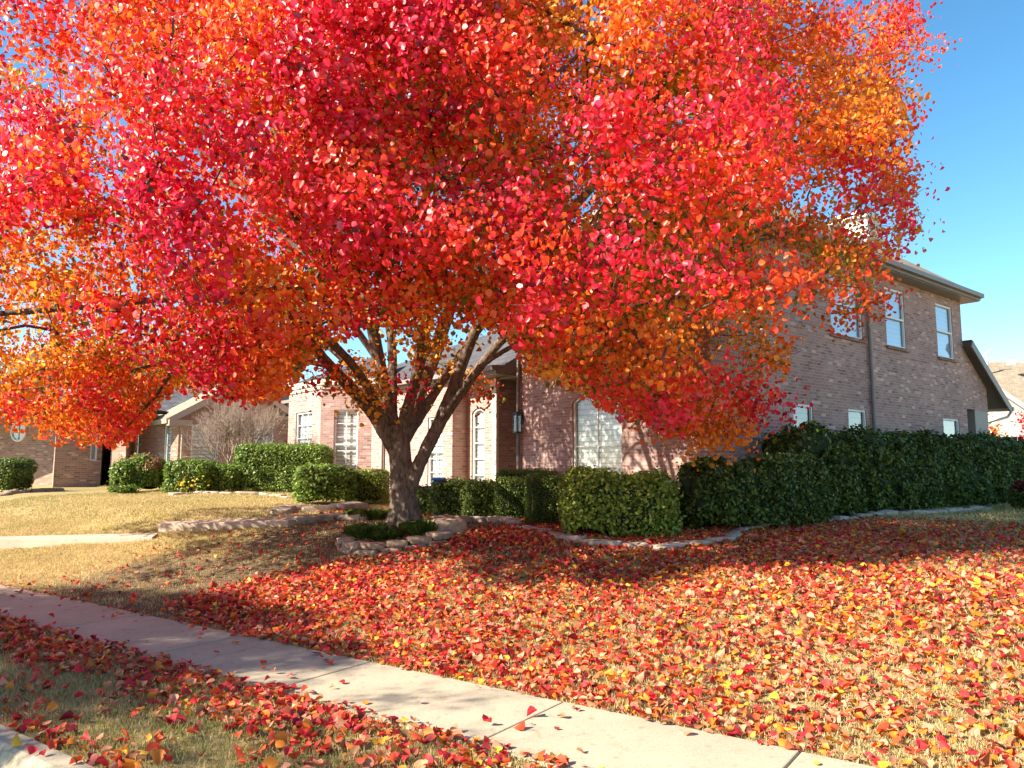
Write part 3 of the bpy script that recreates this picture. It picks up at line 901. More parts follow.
def grass_zone(n, nlo, nhi, slo, shi):
    s = rng.uniform(slo, shi, n); m = rng.uniform(nlo, nhi, n)
    x = s * S_DIR[0] + m * N_DIR[0]; y = s * S_DIR[1] + m * N_DIR[1]
    px, py = proj(np.stack([x, y, ground(x, y)], -1))
    k = (y > 1.5) & (px > -80) & (px < 1110) & (py < 820)
    lo = np.stack([x, y], -1) - HC
    k &= ~((lo @ HU > -0.4) & (lo @ HV > -1.0))
    k &= rng.uniform(size=n) > soil_shade_mask(x, y) * 0.95
    p3 = np.stack([x, y, x * 0], -1)
    k &= rng.uniform(size=n) < 0.74 + 0.30 * noise3(p3, 9.0, 51) + 0.22 * noise3(p3, 2.2, 52)
    return x[k], y[k]
for zone, (cntb, nlo, nhi, slo, shi, h, w, gr) in {
        'verge': (130000, N_CURB + 0.018, N_NEAR + 0.02, -4, 10, 0.036, 0.0045, 0.75),
        'lawn_near': (560000, N_FAR - 0.025, 7.6, -6, 24, 0.033, 0.005, 0.35),
        'lawn_mid': (330000, 7.6, 13.0, -9, 22, 0.036, 0.008, 0.6),
        'lawn_far': (330000, 13.0, 24.0, -13, 34, 0.05, 0.013, 0.55)}.items():
    gx, gy = grass_zone(cntb, nlo, nhi, slo, shi)
    m_ = len(gx)
    gm = blades('grass', gx, gy, rng.normal(h, h * .3, m_).clip(.015, .09), rng.normal(w, w * .2, m_).clip(.002, .03), grass_cols(gx, gy, gr), 0.9)
    lab = {'verge': 'straw coloured grass strip between curb and sidewalk', 'lawn_near': 'straw coloured lawn grass beside the sidewalk', 'lawn_mid': 'dry lawn grass in the middle of the yard', 'lawn_far': 'sunlit yellow lawn grass near the houses'}[zone]
    tag(link('grass', gm, M['grass']), lab, 'grass', kind='stuff')

# ------------------------------------------------------------------ hedges and shrubs
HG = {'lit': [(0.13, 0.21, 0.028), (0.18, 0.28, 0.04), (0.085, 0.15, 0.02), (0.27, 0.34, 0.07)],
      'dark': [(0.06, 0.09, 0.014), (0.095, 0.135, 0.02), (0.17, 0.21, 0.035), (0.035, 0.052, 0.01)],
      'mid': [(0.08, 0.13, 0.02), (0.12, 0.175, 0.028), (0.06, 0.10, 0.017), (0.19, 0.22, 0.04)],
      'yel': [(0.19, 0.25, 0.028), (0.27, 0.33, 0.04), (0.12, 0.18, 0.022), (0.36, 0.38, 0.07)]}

def superq(n, dims, e):
    # points on a rounded box surface, outward normals
    a, b, c = dims
    areas = np.array([b * c, b * c, a * c, a * c, a * b * 1.2]); areas = areas / areas.sum()
    fidx = rng.choice(5, n, p=areas)
    u = rng.uniform(-1, 1, (n, 3))
    for i, (ax, sg) in enumerate(((0, -1), (0, 1), (1, -1), (1, 1), (2, 1))):
        u[fidx == i, ax] = sg
    E = max(e, 14) if a > 3 else e       # long hedges are rounded across, not along
    yz = (np.abs(u[:, 1]) ** e + np.abs(u[:, 2]) ** e) ** (1 / e)
    r = (np.abs(u[:, 0]) ** E + yz ** E) ** (1 / E)
    q = u / r[:, None]
    g = np.sign(q) * np.abs(q) ** (np.array([E, e, e]) - 1) / np.array([a, b, c])
    g /= np.linalg.norm(g, axis=1, keepdims=True)
    return q * np.array([a, b, c]), g

def hedge(name, loc, rz, L, W, H, label, cat, pal='mid', e=6, leaf=0.045, dens_=1500, mat='hedge', lump=0.05, group=None, rough=0.07, tip=None):
    o = tag(empty(name, loc, rz), label, cat, group)
    dims = (L / 2, W / 2, H / 2)
    area = 2 * (L + W) * H + L * W
    n = int(area * dens_)
    q, g = superq(n, dims, e)
    q[:, 2] += H / 2
    seed = abs(hash(label)) % 1000 if False else int(sum(map(ord, label))) % 1000
    lumpv = lump * noise3(q, 3.2, seed) + lump * 0.5 * noise3(q, 8.5, seed + 1)
    hol = noise3(q, 5.5, seed + 7)
    dep = -np.abs(rng.normal(size=n)) * rough - rough * 1.1 * sstep((hol - 0.45) / 0.5) + 0.02 + np.where(rng.uniform(size=n) < 0.06, rng.uniform(0, 1.1 * rough, n), 0)
    p = q + g * (lumpv + dep)[:, None]
    k = p[:, 2] > 0.02
    p, g2 = p[k], g[k]; n = len(p)
    nm = g2 * 0.8 + unit(n) * 0.85 + np.array([0, 0, .25])
    X, Y, N = frames(nm, rng.uniform(0, 6.283, n))
    cc = np.array(HG[pal])[rng.integers(0, 4, n)] * rng.normal(1, .2, n).clip(.5, 1.5)[:, None]
    if tip is not None:
        up = (p[:, 2] / H > 0.62) & (noise3(p, 3, 5) > -0.4) & (rng.uniform(size=n) < 0.75)
        cc[up] = np.array(tip) * rng.normal(1, .2, (up.sum(), 1))
    cc = cc.clip(0.008, .8)
    sz = rng.normal(leaf, leaf * .2, n).clip(leaf * .5, leaf * 1.6)
    me_ = scatter('foliage', p, X, Y, N, sz, cc, shape=DIAM * np.array([1, 1.15, 1]), quads=DIAM_Q)
    link('foliage', me_, M[mat], o)
    # inner body of twigs and older leaves
    bm = bmesh.new()
    bmesh.ops.create_cube(bm, size=2.0)
    nx = max(3, int(L / 0.25)); 
    bmesh.ops.subdivide_edges(bm, edges=list(bm.edges), cuts=6 if L < 4 else 14, use_grid_fill=True)
    for v in bm.verts:
        u = np.array(v.co); E = max(e, 14) if dims[0] > 3 else e
        r = (abs(u[0]) ** E + (abs(u[1]) ** e + abs(u[2]) ** e) ** (E / e)) ** (1 / E)
        w = u / r * np.array(dims)
        ww = w + np.array([0, 0, H / 2])
        s_ = -0.10 + lump * noise3(ww[None], 3.2, seed)[0] - 0.03 * abs(math.sin(ww[0] * 17 + ww[2] * 13))
        gg = w / np.array(dims) ** 2; gg /= max(1e-6, np.linalg.norm(gg))
        w2 = ww + gg * s_
        v.co = (w2[0], w2[1], max(w2[2], 0.0))
    me2 = bpy.data.meshes.new('branches'); bm.to_mesh(me2); bm.free()
    me2.polygons.foreach_set('use_smooth', [True] * len(me2.polygons))
    link('branches', me2, M['hedge_core'], o)
    return o

def hedge_px(name, px, py, Wpx, top, label, cat, depth=0.9, rz=0.0, **kw):
    """a shrub whose near base line is seen at (px,py) with the pixel width and top given"""
    g = gpix(px, py)
    ppm = FPX / g.y
    L = Wpx / ppm
    H = CAMZ + (468 - top) / FPX * (g.y + depth * 0.25) - g.z
    c = Vector((g.x * (1 + depth / 2 / g.y), g.y + depth / 2, 0)); c.z = gz(c.x, c.y) - 0.03
    return hedge(name, c, rz, L, depth, max(0.25, H + 0.03), label, cat, **kw)

YH = math.atan2(HU[1], HU[0])
def hl(x, y, z=0.0):
    p = HC + HU * x + HV * y
    return Vector((p[0], p[1], z))

# the long dark hedge against the side wall
c = hl(7.9, -0.95); c.z = gz(c.x, c.y) - 0.15
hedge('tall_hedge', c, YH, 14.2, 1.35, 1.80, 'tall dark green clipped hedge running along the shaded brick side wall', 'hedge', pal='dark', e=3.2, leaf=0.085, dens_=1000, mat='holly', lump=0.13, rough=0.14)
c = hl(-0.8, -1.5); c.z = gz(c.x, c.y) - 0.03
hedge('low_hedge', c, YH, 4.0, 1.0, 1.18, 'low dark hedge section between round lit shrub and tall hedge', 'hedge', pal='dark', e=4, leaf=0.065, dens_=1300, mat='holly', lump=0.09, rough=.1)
hedge_px('boxwood_shrub', 620, 541, 124, 472, 'broad leafy green shrub lit by the sun, red leaves caught on its top', 'shrub', depth=1.25, pal='yel', e=3.6, leaf=0.06, dens_=1500, lump=0.07, rough=0.10)
hedge_px('clipped_shrub', 544, 526, 38, 477, 'dark square clipped shrub touching the broad sunlit shrub', 'shrub', depth=0.8, pal='mid', e=8, leaf=0.025, dens_=3600, lump=0.02, rough=0.03)
hedge_px('clipped_shrub', 514, 521, 36, 479, 'dark rounded clipped shrub left of the square clipped one', 'shrub', depth=0.8, pal='mid', e=6, leaf=0.03, dens_=3000, lump=0.03, rough=0.04)
hedge_px('clipped_shrub', 528, 507, 62, 471, 'flat topped clipped shrub behind the pair of dark shrubs, below the lantern', 'shrub', depth=0.8, pal='mid', e=7, leaf=0.035, dens_=2200, lump=0.03, rough=0.05)
hedge_px('boxwood_shrub', 480, 520, 38, 481, 'rounded green shrub with a pale sunlit tuft, left of dark clipped shrubs', 'shrub', depth=0.8, pal='mid', e=4, leaf=0.045, dens_=2000, lump=0.06)
hedge_px('boxwood_shrub', 452, 517, 42, 479, 'dark rounded shrub standing below the narrow arched window', 'shrub', depth=0.9, pal='mid', e=5, leaf=0.045, dens_=2000, lump=0.05)
hedge_px('boxwood_shrub', 424, 516, 30, 486, 'leafy green shrub tucked right behind the big tree trunk', 'shrub', depth=0.7, pal='mid', e=3, leaf=0.06, dens_=1500, lump=0.06)
hedge_px('clipped_shrub', 371, 505, 34, 471, 'small bright green shrub with clipped square edges, left of the trunk', 'shrub', depth=0.8, pal='yel', e=7, leaf=0.035, dens_=2600, lump=0.02, rough=0.04)
hedge_px('boxwood_shrub', 326, 507, 60, 466, 'loose rounded green shrub with bronze top beside stone bed edging', 'shrub', depth=1.3, pal='lit', e=2.6, leaf=0.075, dens_=900, lump=0.07, tip=None)
hedge_px('clipped_hedge', 284, 493, 92, 446, 'large rectangular green hedge in front of the bay window', 'hedge', depth=1.5, pal='lit', e=8, leaf=0.06, dens_=1100, lump=0.03)
hedge_px('boxwood_shrub', 217, 493, 46, 466, 'low rounded green shrub left of the rectangular hedge', 'shrub', depth=1.0, pal='lit', e=3, leaf=0.07, dens_=900, lump=0.06)
hedge_px('boxwood_shrub', 190, 493, 44, 461, 'square topped green shrub with yellow flowers at its foot', 'shrub', depth=1.0, pal='lit', e=6, leaf=0.07, dens_=900, lump=0.05)
hedge_px('nandina_shrub', 147, 492, 34, 456, 'rounded shrub with pinkish bronze top beside the neighbouring porch', 'shrub', depth=1.1, pal='lit', e=2.4, leaf=0.07, dens_=900, lump=0.08, tip=(0.34, 0.16, 0.09))
hedge_px('boxwood_shrub', 125, 492, 20, 461, 'narrow bright green shrub left of the bronze topped shrub', 'shrub', depth=0.8, pal='lit', e=3, leaf=0.07, dens_=1000, lump=0.06)
hedge_px('boxwood_shrub', 122, 494, 26, 487, 'low spreading green plant at the edge of the yellow lawn', 'plant', depth=0.7, pal='lit', e=2.5, leaf=0.07, dens_=900, lump=0.06)
hedge_px('boxwood_shrub', 6, 494, 42, 459, 'dark green rounded shrub under the round window at far left', 'shrub', depth=1.2, pal='mid', e=3.5, leaf=0.07, dens_=900, lump=0.06)
hedge_px('red_shrub', 1032, 512, 30, 478, 'small dark red shrub in front of the wood fence', 'shrub', depth=0.9, pal='dark', e=2.5, leaf=0.05, dens_=1200, tip=(0.22, 0.02, 0.025))

# yellow flowers at a shrub's foot
g = gpix(189, 494)
o = tag(empty('yellow_flowers', g), 'clump of small yellow flowers in front of the square topped shrub', 'flowers')
k = 36
p = rng.normal(size=(k, 3)) * np.array([0.22, 0.08, 0.12]) + np.array([0, -0.05, 0.28]); p[:, 2] = p[:, 2].clip(0.05)
X, Y, N = frames(unit(k) + np.array([0, -.8, .6]), rng.uniform(0, 6.28, k))
fl = link('blossoms', scatter('blossoms', p, X, Y, N, rng.uniform(.05, .08, k), np.tile([[0.75, 0.5, 0.03]], (k, 1))), M['flower'], o)
mb = MB()
for q in p[::3]: mb.tube([(q[0] * .4, q[1] * .4, 0), tuple(q)], 0.006, 4)
mb.build('stems', M['hedge_core'], o)

# liriope tufts at the trunk foot
def tuft(px, py, wpx, hm, label, nbl=500):
    g = gpix(px, py); w = wpx / FPX * g.y / 2
    o = tag(empty('grassy_plant', g), label, 'plant')
    r = rng.uniform(0, 1, nbl) ** .5; a = rng.uniform(0, 6.283, nbl)
    bx, by = r * np.cos(a) * w, r * np.sin(a) * w * .7
    out = np.stack([np.cos(a), np.sin(a)], -1) * (0.03 + 0.12 * rng.uniform(size=(nbl, 1)))
    h = hm * rng.uniform(.6, 1.1, nbl)
    zb = ground(g.x + bx, g.y + by) - g.z
    sd = np.stack([-np.sin(a), np.cos(a), a * 0], -1) * 0.007
    b = np.stack([bx, by, zb], -1)
    m1 = b + np.concatenate([out * .4, (h * .8)[:, None]], 1); tp = b + np.concatenate([out * 1.3, (h * .75)[:, None]], 1)
    v = np.stack([b - sd, b + sd, m1 + sd, tp, m1 - sd], 1).reshape(-1, 3)
    cc = np.repeat(np.array(HG['mid'])[rng.integers(0, 4, nbl)] * 1.2, 5, 0)
    link('blades', np_mesh('blades', v, 5, np.arange(nbl * 5), cc), M['hedge'], o)
tuft(370, 536, 34, 0.2, 'low grassy green tuft left of the trunk inside the stone ring')
tuft(424, 533, 34, 0.22, 'low grassy green tuft right of the trunk inside the stone ring')
tuft(367, 519, 34, 0.2, 'spreading green plant between stone bed edging and the trunk', 600)
tuft(386, 539, 22, 0.14, 'short grass tuft against the trunk front', 250)

# red leaves caught on the sunlit shrub
tb = [o for o in bpy.data.objects if o.get('label', '').startswith('broad leafy')][0]
for i in range(26):
    lx, ly = rng.uniform(-0.72, 0.72), rng.uniform(-0.5, 0.35)
    H_ = 1.02
    o = bpy.data.objects.new('fallen_leaf', proto[int(rng.choice([1, 2])), int(rng.integers(0, 4))])
    zt = max(v.co.z for v in [q for q in tb.children[0].data.vertices if abs(q.co.x - lx) < .06 and abs(q.co.y - ly) < .06] or tb.children[0].data.vertices[:1])
    o.location = (tb.location.x + lx, tb.location.y + ly, tb.location.z + zt)
    o.rotation_euler = (rng.normal() * .4, rng.normal() * .4, rng.uniform(0, 6.28)); o.scale = (0.062,) * 3
    COL.objects.link(o)
    tag(o, 'fallen red leaf resting on top of the broad sunlit shrub', 'leaf', 'leaves caught on the sunlit shrub')

# ------------------------------------------------------------------ stones
def stone(name, loc, size, rz, label, group, mat='stone', seed=0):
    r = np.random.default_rng(seed)
    bm = bmesh.new(); bmesh.ops.create_cube(bm, size=1.0)
    bmesh.ops.subdivide_edges(bm, edges=list(bm.edges), cuts=3, use_grid_fill=True)
    for v in bm.verts:
        u = np.array(v.co) * 2
        rr = (np.abs(u) ** 9).sum() ** (1 / 9)
        u = u / rr
        u = u + 0.13 * r.normal(size=3) * np.array([.6, .7, .5])
        v.co = Vector((u[0] * size[0] / 2, u[1] * size[1] / 2, (u[2] + .55) * size[2] / 2))
    me_ = bpy.data.meshes.new(name); bm.to_mesh(me_); bm.free()
    me_.polygons.foreach_set('use_smooth', [True] * len(me_.polygons))
    o = link(name, me_, M[mat]); o.location = loc; o.rotation_euler = (r.normal() * .04, r.normal() * .04, rz)
    tag(o, label, 'stone', group)
    return o

def stone_row(pxs, label, group, ln=0.42, h=0.12, wd=0.2, mat='stone', seed=0):
    P = [gpix(*p) for p in pxs]
    seg = [(P[i + 1] - P[i]).length for i in range(len(P) - 1)]
    tot = sum(seg); d = 0.0; i0 = 0
    while d < tot:
        l = ln * random.uniform(.6, 1.35)
        m = d + l / 2; acc = 0
        for i, s in enumerate(seg):
            if m <= acc + s or i == len(seg) - 1: break
            acc += s
        t = min(1, (m - acc) / seg[i]); q = P[i].lerp(P[i + 1], t); dv = P[i + 1] - P[i]
        z = gz(q.x, q.y)
        off = Vector((-dv.y, dv.x, 0)).normalized() * random.uniform(-.04, .04)
        stone('edging_stone', (q.x + off.x, q.y + off.y, z - 0.02), (l * .98, wd * random.uniform(.8, 1.25), h * random.uniform(.75, 1.3)), math.atan2(dv.y, dv.x) + random.uniform(-.12, .12), label, group, mat, seed + i0)
        d += l * random.uniform(.97, 1.06); i0 += 1
stone_row([(518, 527), (540, 532), (562, 540), (592, 545), (630, 548), (670, 549), (705, 546), (728, 541), (742, 533)], 'pale edging stone in the border before the broad sunlit shrub', 'edging stones before the sunlit shrub', .5, .11, seed=100)
stone_row([(745, 531), (765, 527), (800, 524), (860, 519), (920, 514), (985, 510)], 'pale edging stone in the border along the tall dark hedge', 'edging stones along the tall hedge', .42, .13, seed=200)
stone_row([(455, 524), (475, 522), (500, 522), (515, 525)], 'edging stone in the short border below the dark clipped shrubs', 'edging stones below the clipped shrubs', .45, .14, seed=300)
# stone ring round the trunk, two courses
for course in range(2):
    pxs = [(343, 542), (346, 548), (358, 552), (380, 552), (402, 549), (424, 545), (444, 540)] if course == 0 else [(341, 541), (350, 546), (366, 548), (388, 547), (412, 543), (438, 537)]
    P = [gpix(*p) for p in ([(343, 542), (346, 548), (358, 552), (380, 552), (402, 549), (424, 545), (444, 540)])]
    for i in range(len(P) - 1):
        a_, b_ = P[i], P[i + 1]
        l = (b_ - a_).length
        kk = max(1, round(l / 0.4))
        for j in range(kk):
            t = (j + .5 + (.25 if course else 0)) / kk
            q = a_.lerp(b_, min(t, 1.0)); dv = b_ - a_
            q += Vector((0, 0.03 * course, 0))
            z = gz(q.x, q.y)
            stone('ring_stone', (q.x, q.y, z - 0.04 + course * 0.085), (l / kk * 1.0, .26, .10), math.atan2(dv.y, dv.x) + random.uniform(-.1, .1),
                  'brown grey stone in the top course of the ring round the trunk' if course else 'brown grey stone in the bottom course of the ring round the trunk',
                  'top stones of the tree ring' if course else 'bottom stones of the tree ring', 'stone_b', 400 + course * 50 + i * 5 + j)
stone('large_stone', tuple(gpix(448, 531) + Vector((0, 0, -0.02))), (0.5, .4, .3), 0.3, 'big brown block stone right of the trunk, closing the stone ring', None, 'stone_b', 490)
stone_row([(281, 515), (290, 510), (310, 511), (335, 511), (352, 509)], 'flat pale stone in the upper step of the bed by the walkway', 'upper bed stones by the walkway', .55, .16, .35, 'stone', 520)
stone_row([(290, 524), (312, 520), (335, 518), (352, 519)], 'flat pale stone in the lower step of the bed by the walkway', 'lower bed stones by the walkway', .6, .14, .4, 'stone', 540)
stone_row([(172, 496), (200, 494), (235, 494), (262, 495), (288, 498)], 'thin white edging stone at the back edge of the yellow lawn', 'white edging stones behind the yellow lawn', .6, .1, .2, 'stone', 560)
stone_row([(0, 496), (25, 493), (55, 491)], 'grey edging stone bordering the bed at far left', 'edging stones at far left', .6, .14, .25, 'stone_b', 580)

# ------------------------------------------------------------------ front walk slabs
def slab(name, pxs, th, label):
    P = [gpix(*p) for p in pxs]
    zt = max(p.z for p in P) - 0.02
    mb = MB()
    top = [(p.x, p.y, max(p.z, zt - 0.12) + th) for p in P]
    bot = [(p.x, p.y, p.z - 0.2) for p in P]
    mb.face(top); mb.face(bot[::-1])
    for i in range(len(P)):
        j = (i + 1) % len(P); mb.face([bot[i], bot[j], top[j], top[i]])
    o = mb.build(name, M['walk'], bevel=0.012)
    bm = bmesh.new(); bm.from_mesh(o.data); bmesh.ops.recalc_face_normals(bm, faces=bm.faces); bm.to_mesh(o.data); bm.free()
    tag(o, kind='structure'); return o
slab('front_path', [(-60, 553), (20, 549), (152, 540), (158, 536), (140, 536), (6, 544), (-60, 548)], 0.05, '')
slab('front_path_step', [(158, 533), (288, 527), (300, 524), (255, 524), (160, 528)], 0.11, '')

# ------------------------------------------------------------------ the brick house (local frame: x along the side wall, y along the front)
GH = 0.62
house = tag(empty('brick_house', (HC[0], HC[1], 0), YH), 'two storey brown brick house with hip roof behind the autumn tree', 'house')

def wall(mbd, p0, p1, z0, z1, ops=(), reveal=0.1, out=None, uo=0.0):
    """brick wall from p0 to p1 (outside on the right hand when walking p0->p1); ops: (u0,u1,z0,z1,arch)"""
    p0, p1 = Vector((*p0, 0)), Vector((*p1, 0)); d = (p1 - p0); L = d.length; d.normalize()
    nrm = Vector((d.y, -d.x, 0))
    us = sorted({0, L, *[o[0] for o in ops], *[o[1] for o in ops]}); zs = sorted({z0, z1, *[o[2] for o in ops], *[o[3] for o in ops]})
    W = lambda u, z, dep=0.0: tuple(p0 + d * u + Vector((0, 0, z)) - nrm * dep)
    for ua, ub in zip(us[:-1], us[1:]):
        for za, zb in zip(zs[:-1], zs[1:]):
            uc, zc = (ua + ub) / 2, (za + zb) / 2
            if any(o[0] < uc < o[1] and o[2] < zc < o[3] for o in ops): continue
            mbd.face([W(ua, za), W(ub, za), W(ub, zb), W(ua, zb)], [(ua + uo, za), (ub + uo, za), (ub + uo, zb), (ua + uo, zb)])
    for o in ops:
        a, b, c, e = o[:4]; arch = o[4] if len(o) > 4 else 0
        mbd.face([W(a, c), W(a, e - arch), W(a, e - arch, reveal), W(a, c, reveal)], [(0, c), (0, e), (.1, e), (.1, c)])
        mbd.face([W(b, e - arch), W(b, c), W(b, c, reveal), W(b, e - arch, reveal)], [(0, e), (0, c), (.1, c), (.1, e)])
        if not arch:
            mbd.face([W(a, e), W(b, e), W(b, e, reveal), W(a, e, reveal)], [(a, 0), (b, 0), (b, .1), (a, .1)])
        else:
            K = 12; pts = []
            m, hw = (a + b) / 2, (b - a) / 2
            rr = (hw * hw + arch * arch) / (2 * arch)
            th = math.asin(min(1, hw / rr))
            for i in range(K + 1):
                t = -th + 2 * th * i / K
                pts.append((m + rr * math.sin(t), e - rr + rr * math.cos(t)))
            for i in range(K):
                (u1, w1), (u2, w2) = pts[i], pts[i + 1]
                mbd.face([W(u1, w1), W(u2, w2), W(u2, e), W(u1, e)], [(u1 + uo, w1), (u2 + uo, w2), (u2 + uo, e), (u1 + uo, e)])
                mbd.face([W(u1, w1, reveal), W(u2, w2, reveal), W(u2, w2), W(u1, w1)], [(u1, 0), (u2, 0), (u2, .1), (u1, .1)])
        mbd.face([W(b, c), W(a, c), W(a, c, reveal), W(b, c, reveal)], [(b, 0), (a, 0), (a, .1), (b, .1)])

def window(parent, p0, p1, op, reveal=0.1, nx=1, nz=1, rail=True, blind='blind', frame='white', sill=True, fw=0.055, label=None):
    p0, p1 = Vector((*p0, 0)), Vector((*p1, 0)); d = (p1 - p0).normalized(); nrm = Vector((d.y, -d.x, 0))
    a, b, c, e = op[:4]; arch = op[4] if len(op) > 4 else 0
    rz = math.atan2(d.y, d.x)
    W = lambda u, z, dep: p0 + d * u + Vector((0, 0, z)) - nrm * dep
    fb = MB()
    D = reveal * 0.55
    def bar(u0, z0, u1, z1, dep=D, th=0.05):
        fb.box(tuple(W((u0 + u1) / 2, (z0 + z1) / 2, dep)), (u1 - u0, th, z1 - z0), rz)
    zt = e - arch
    bar(a + .002, c + .002, a + fw, zt); bar(b - fw, c + .002, b - .002, zt)
    bar(a + fw, c + .002, b - fw, c + fw)
    if not arch: bar(a + fw, e - fw, b - fw, e - .002)
    else:
        K = 14; m, hw = (a + b) / 2, (b - a) / 2
        rr = (hw * hw + arch * arch) / (2 * arch); th = math.asin(min(1, hw / rr))
        pp = [W(m + (rr - fw / 2) * math.sin(-th + 2 * th * i / K), e - rr + (rr - fw / 2) * math.cos(-th + 2 * th * i / K), D) for i in range(K + 1)]
        for i in range(K): fb.beam(pp[i], pp[i + 1], 0.05, fw)
    if rail: bar(a + fw, c + (e - c) * .48, b - fw, c + (e - c) * .48 + .05, D - .012)
    for i in range(1, nx):
        u = a + (b - a) * i / nx; bar(u - .011, c + fw, u + .011, zt + arch * .8, D + .002, .03)
    for i in range(1, nz):
        z = c + (zt + arch * .3 - c) * i / nz; bar(a + fw, z - .011, b - fw, z + .011, D + .004, .028)
    f = fb.build('window', M[frame], parent)
    if label: f['label'] = label
    def sheet(dep):
        if not arch:
            P = [(a + .01, c + .01), (b - .01, c + .01), (b - .01, e - .01), (a + .01, e - .01)]
        else:
            P = [(a + .01, c + .01), (b - .01, c + .01)]
            for i in range(15):
                t = th - 2 * th * i / 14
                P.append((m + (rr - .01) * math.sin(t), e - rr + (rr - .01) * math.cos(t)))
        s = MB(); s.face([tuple(W(u, z, dep)) for u, z in P], [(u, z) for u, z in P]); return s
    sheet(D + .02).build('pane', M['glass'], f)
    sheet(reveal * .98 + .02).build('blind', M[blind], f)
    if sill:
        sb = MB(); sb.box(tuple(W((a + b) / 2, c - .035, -.02)), (b - a + .14, .10, .07), rz)
        sb.build('sill', M['sill'], f)
    return f

def local_at(px, py, plane, val):
    """local (x,y,z) where a pixel's ray meets the house plane x=val or y=val"""
    r = ray(px, py); o = np.array([0, 0, CAMZ])
    ax = HU if plane == 'x' else HV
    k = (val + HC @ ax) / (r[:2] @ ax)
    p = o + r * k
    q = p[:2] - HC
    return q @ HU, q @ HV, p[2]

# side wall, plane y=0
EAVE = 6.5
def su(px, py): x, y, z = local_at(px, py, 'y', 0.0); return x, z
xe = su(961, 320)[0]
ops = []
for (x0, x1, yt, yb) in ((829, 860, 279, 321), (884, 903, 286, 347), (935, 951, 302, 360), (793, 813, 403, 436), (848, 866, 407, 438), (943, 959, 418, 446)):
    u0, z1 = su(x0, yt); u1, _ = su(x1, yt); _, z0 = su((x0 + x1) / 2, yb)
    ops.append([u0, u1, z0, z1])
for i in (0, 1, 2):
    ops[i][3] = ops[1][3]; ops[i][2] = ops[1][2]
for i in (3, 4, 5): ops[i][3] = ops[3][3]; ops[i][2] = ops[3][3] - 1.3
w = MB(); wall(w, (0, 0), (xe, 0), -0.3, EAVE, ops, 0.09); w.build('wall', M['brick'], house)
for i, o_ in enumerate(ops): window(house, (0, 0), (xe, 0), o_, 0.09, blind='blind_b' if i < 3 else 'blind_d', frame='white', nz=1)
print('side', xe, ops)
# front of the two storey block, plane x=0, walked from far (y=5.8) to the corner so outside is on the right: direction -y has outside -x
FB = 5.8
def fu(px, py, val=0.0): x, y, z = local_at(px, py, 'x', val); return y, z
ya, zt = fu(572, 398); yb, _ = fu(621, 398)
arch_op = (FB - ya, FB - yb, 1.0, zt + 0.12, 0.22)
up1 = (1.2, 2.3, 4.5, 6.0); up2 = (3.4, 4.5, 4.5, 6.0)
w = MB(); wall(w, (0, FB), (0, 0), -0.3, EAVE, (arch_op, up1, up2), 0.12); w.build('wall', M['brick'], house)
window(house, (0, FB), (0, 0), arch_op, 0.12, nx=2, nz=2, rail=False, blind='blind')
for u_ in (up1, up2): window(house, (0, FB), (0, 0), u_, 0.12, blind='blind_b')
# rest of the two-storey block
w = MB(); wall(w, (xe, 0), (xe, FB), -0.3, EAVE); wall(w, (xe, FB), (1.3, FB), -0.3, EAVE); w.build('wall', M['brick'], house)
# hip roof
def hip_roof(mbd, x0, x1, y0, y1, z, rise, ov, along='x', gab=False):
    X0, X1, Y0, Y1 = x0 - ov, x1 + ov, y0 - ov, y1 + ov
    if along == 'x':
        h = (Y1 - Y0) / 2; A = (X0 + (0 if gab else h), (Y0 + Y1) / 2, z + rise); B = (X1 - (0 if gab else h), (Y0 + Y1) / 2, z + rise)
        P = [[(X0, Y0, z), (X1, Y0, z), B, A], [(X1, Y1, z), (X0, Y1, z), A, B], [(X0, Y1, z), (X0, Y0, z), A], [(X1, Y0, z), (X1, Y1, z), B]]
    else:
        h = (X1 - X0) / 2; A = ((X0 + X1) / 2, Y0 + (0 if gab else h), z + rise); B = ((X0 + X1) / 2, Y1 - (0 if gab else h), z + rise)
        P = [[(X0, Y1, z), (X0, Y0, z), A, B], [(X1, Y0, z), (X1, Y1, z), B, A], [(X0, Y0, z), (X1, Y0, z), A], [(X1, Y1, z), (X0, Y1, z), B]]
    for f in P:
        o_ = Vector(f[0]); e1 = (Vector(f[1]) - o_).normalized(); nn_ = e1.cross(Vector(f[2]) - o_).normalized(); e2 = nn_.cross(e1)
        mbd.face(f, [((Vector(q) - o_).dot(e1), (Vector(q) - o_).dot(e2)) for q in f])
    return X0, X1, Y0, Y1
def eave_parts(parent, X0, X1, Y0, Y1, z, ov, trim='trim', skip=()):
    s = MB()
    s.box(((X0 + X1) / 2, (Y0 + Y1) / 2, z - .20), (X1 - X0 - .06, Y1 - Y0 - .06, .03)); s.build('soffit', M[trim], parent)
    g = MB()
    for side, a_, b_ in (('y0', (X0, Y0), (X1, Y0)), ('y1', (X0, Y1), (X1, Y1)), ('x0', (X0, Y0), (X0, Y1)), ('x1', (X1, Y0), (X1, Y1))):
        if side in skip: continue
        a_, b_ = Vector((*a_, z - .095)), Vector((*b_, z - .095))
        g.beam(a_, b_, .03, .20)
        o_ = Vector((0, -1, 0)) if side == 'y0' else Vector((0, 1, 0)) if side == 'y1' else Vector((-1, 0, 0)) if side == 'x0' else Vector((1, 0, 0))
        g.beam(a_ + o_ * .07 + Vector((0, 0, .03)), b_ + o_ * .07 + Vector((0, 0, .03)), .11, .12)
    g.build('gutter', M[trim], parent)
mb = MB(); ext = hip_roof(mb, 0, xe, 0, FB, EAVE + .22, 2.5, .4, 'x')
roof = mb.build('roof', M['shingle_t'], house)
eave_parts(house, *ext, EAVE + .2, .4)
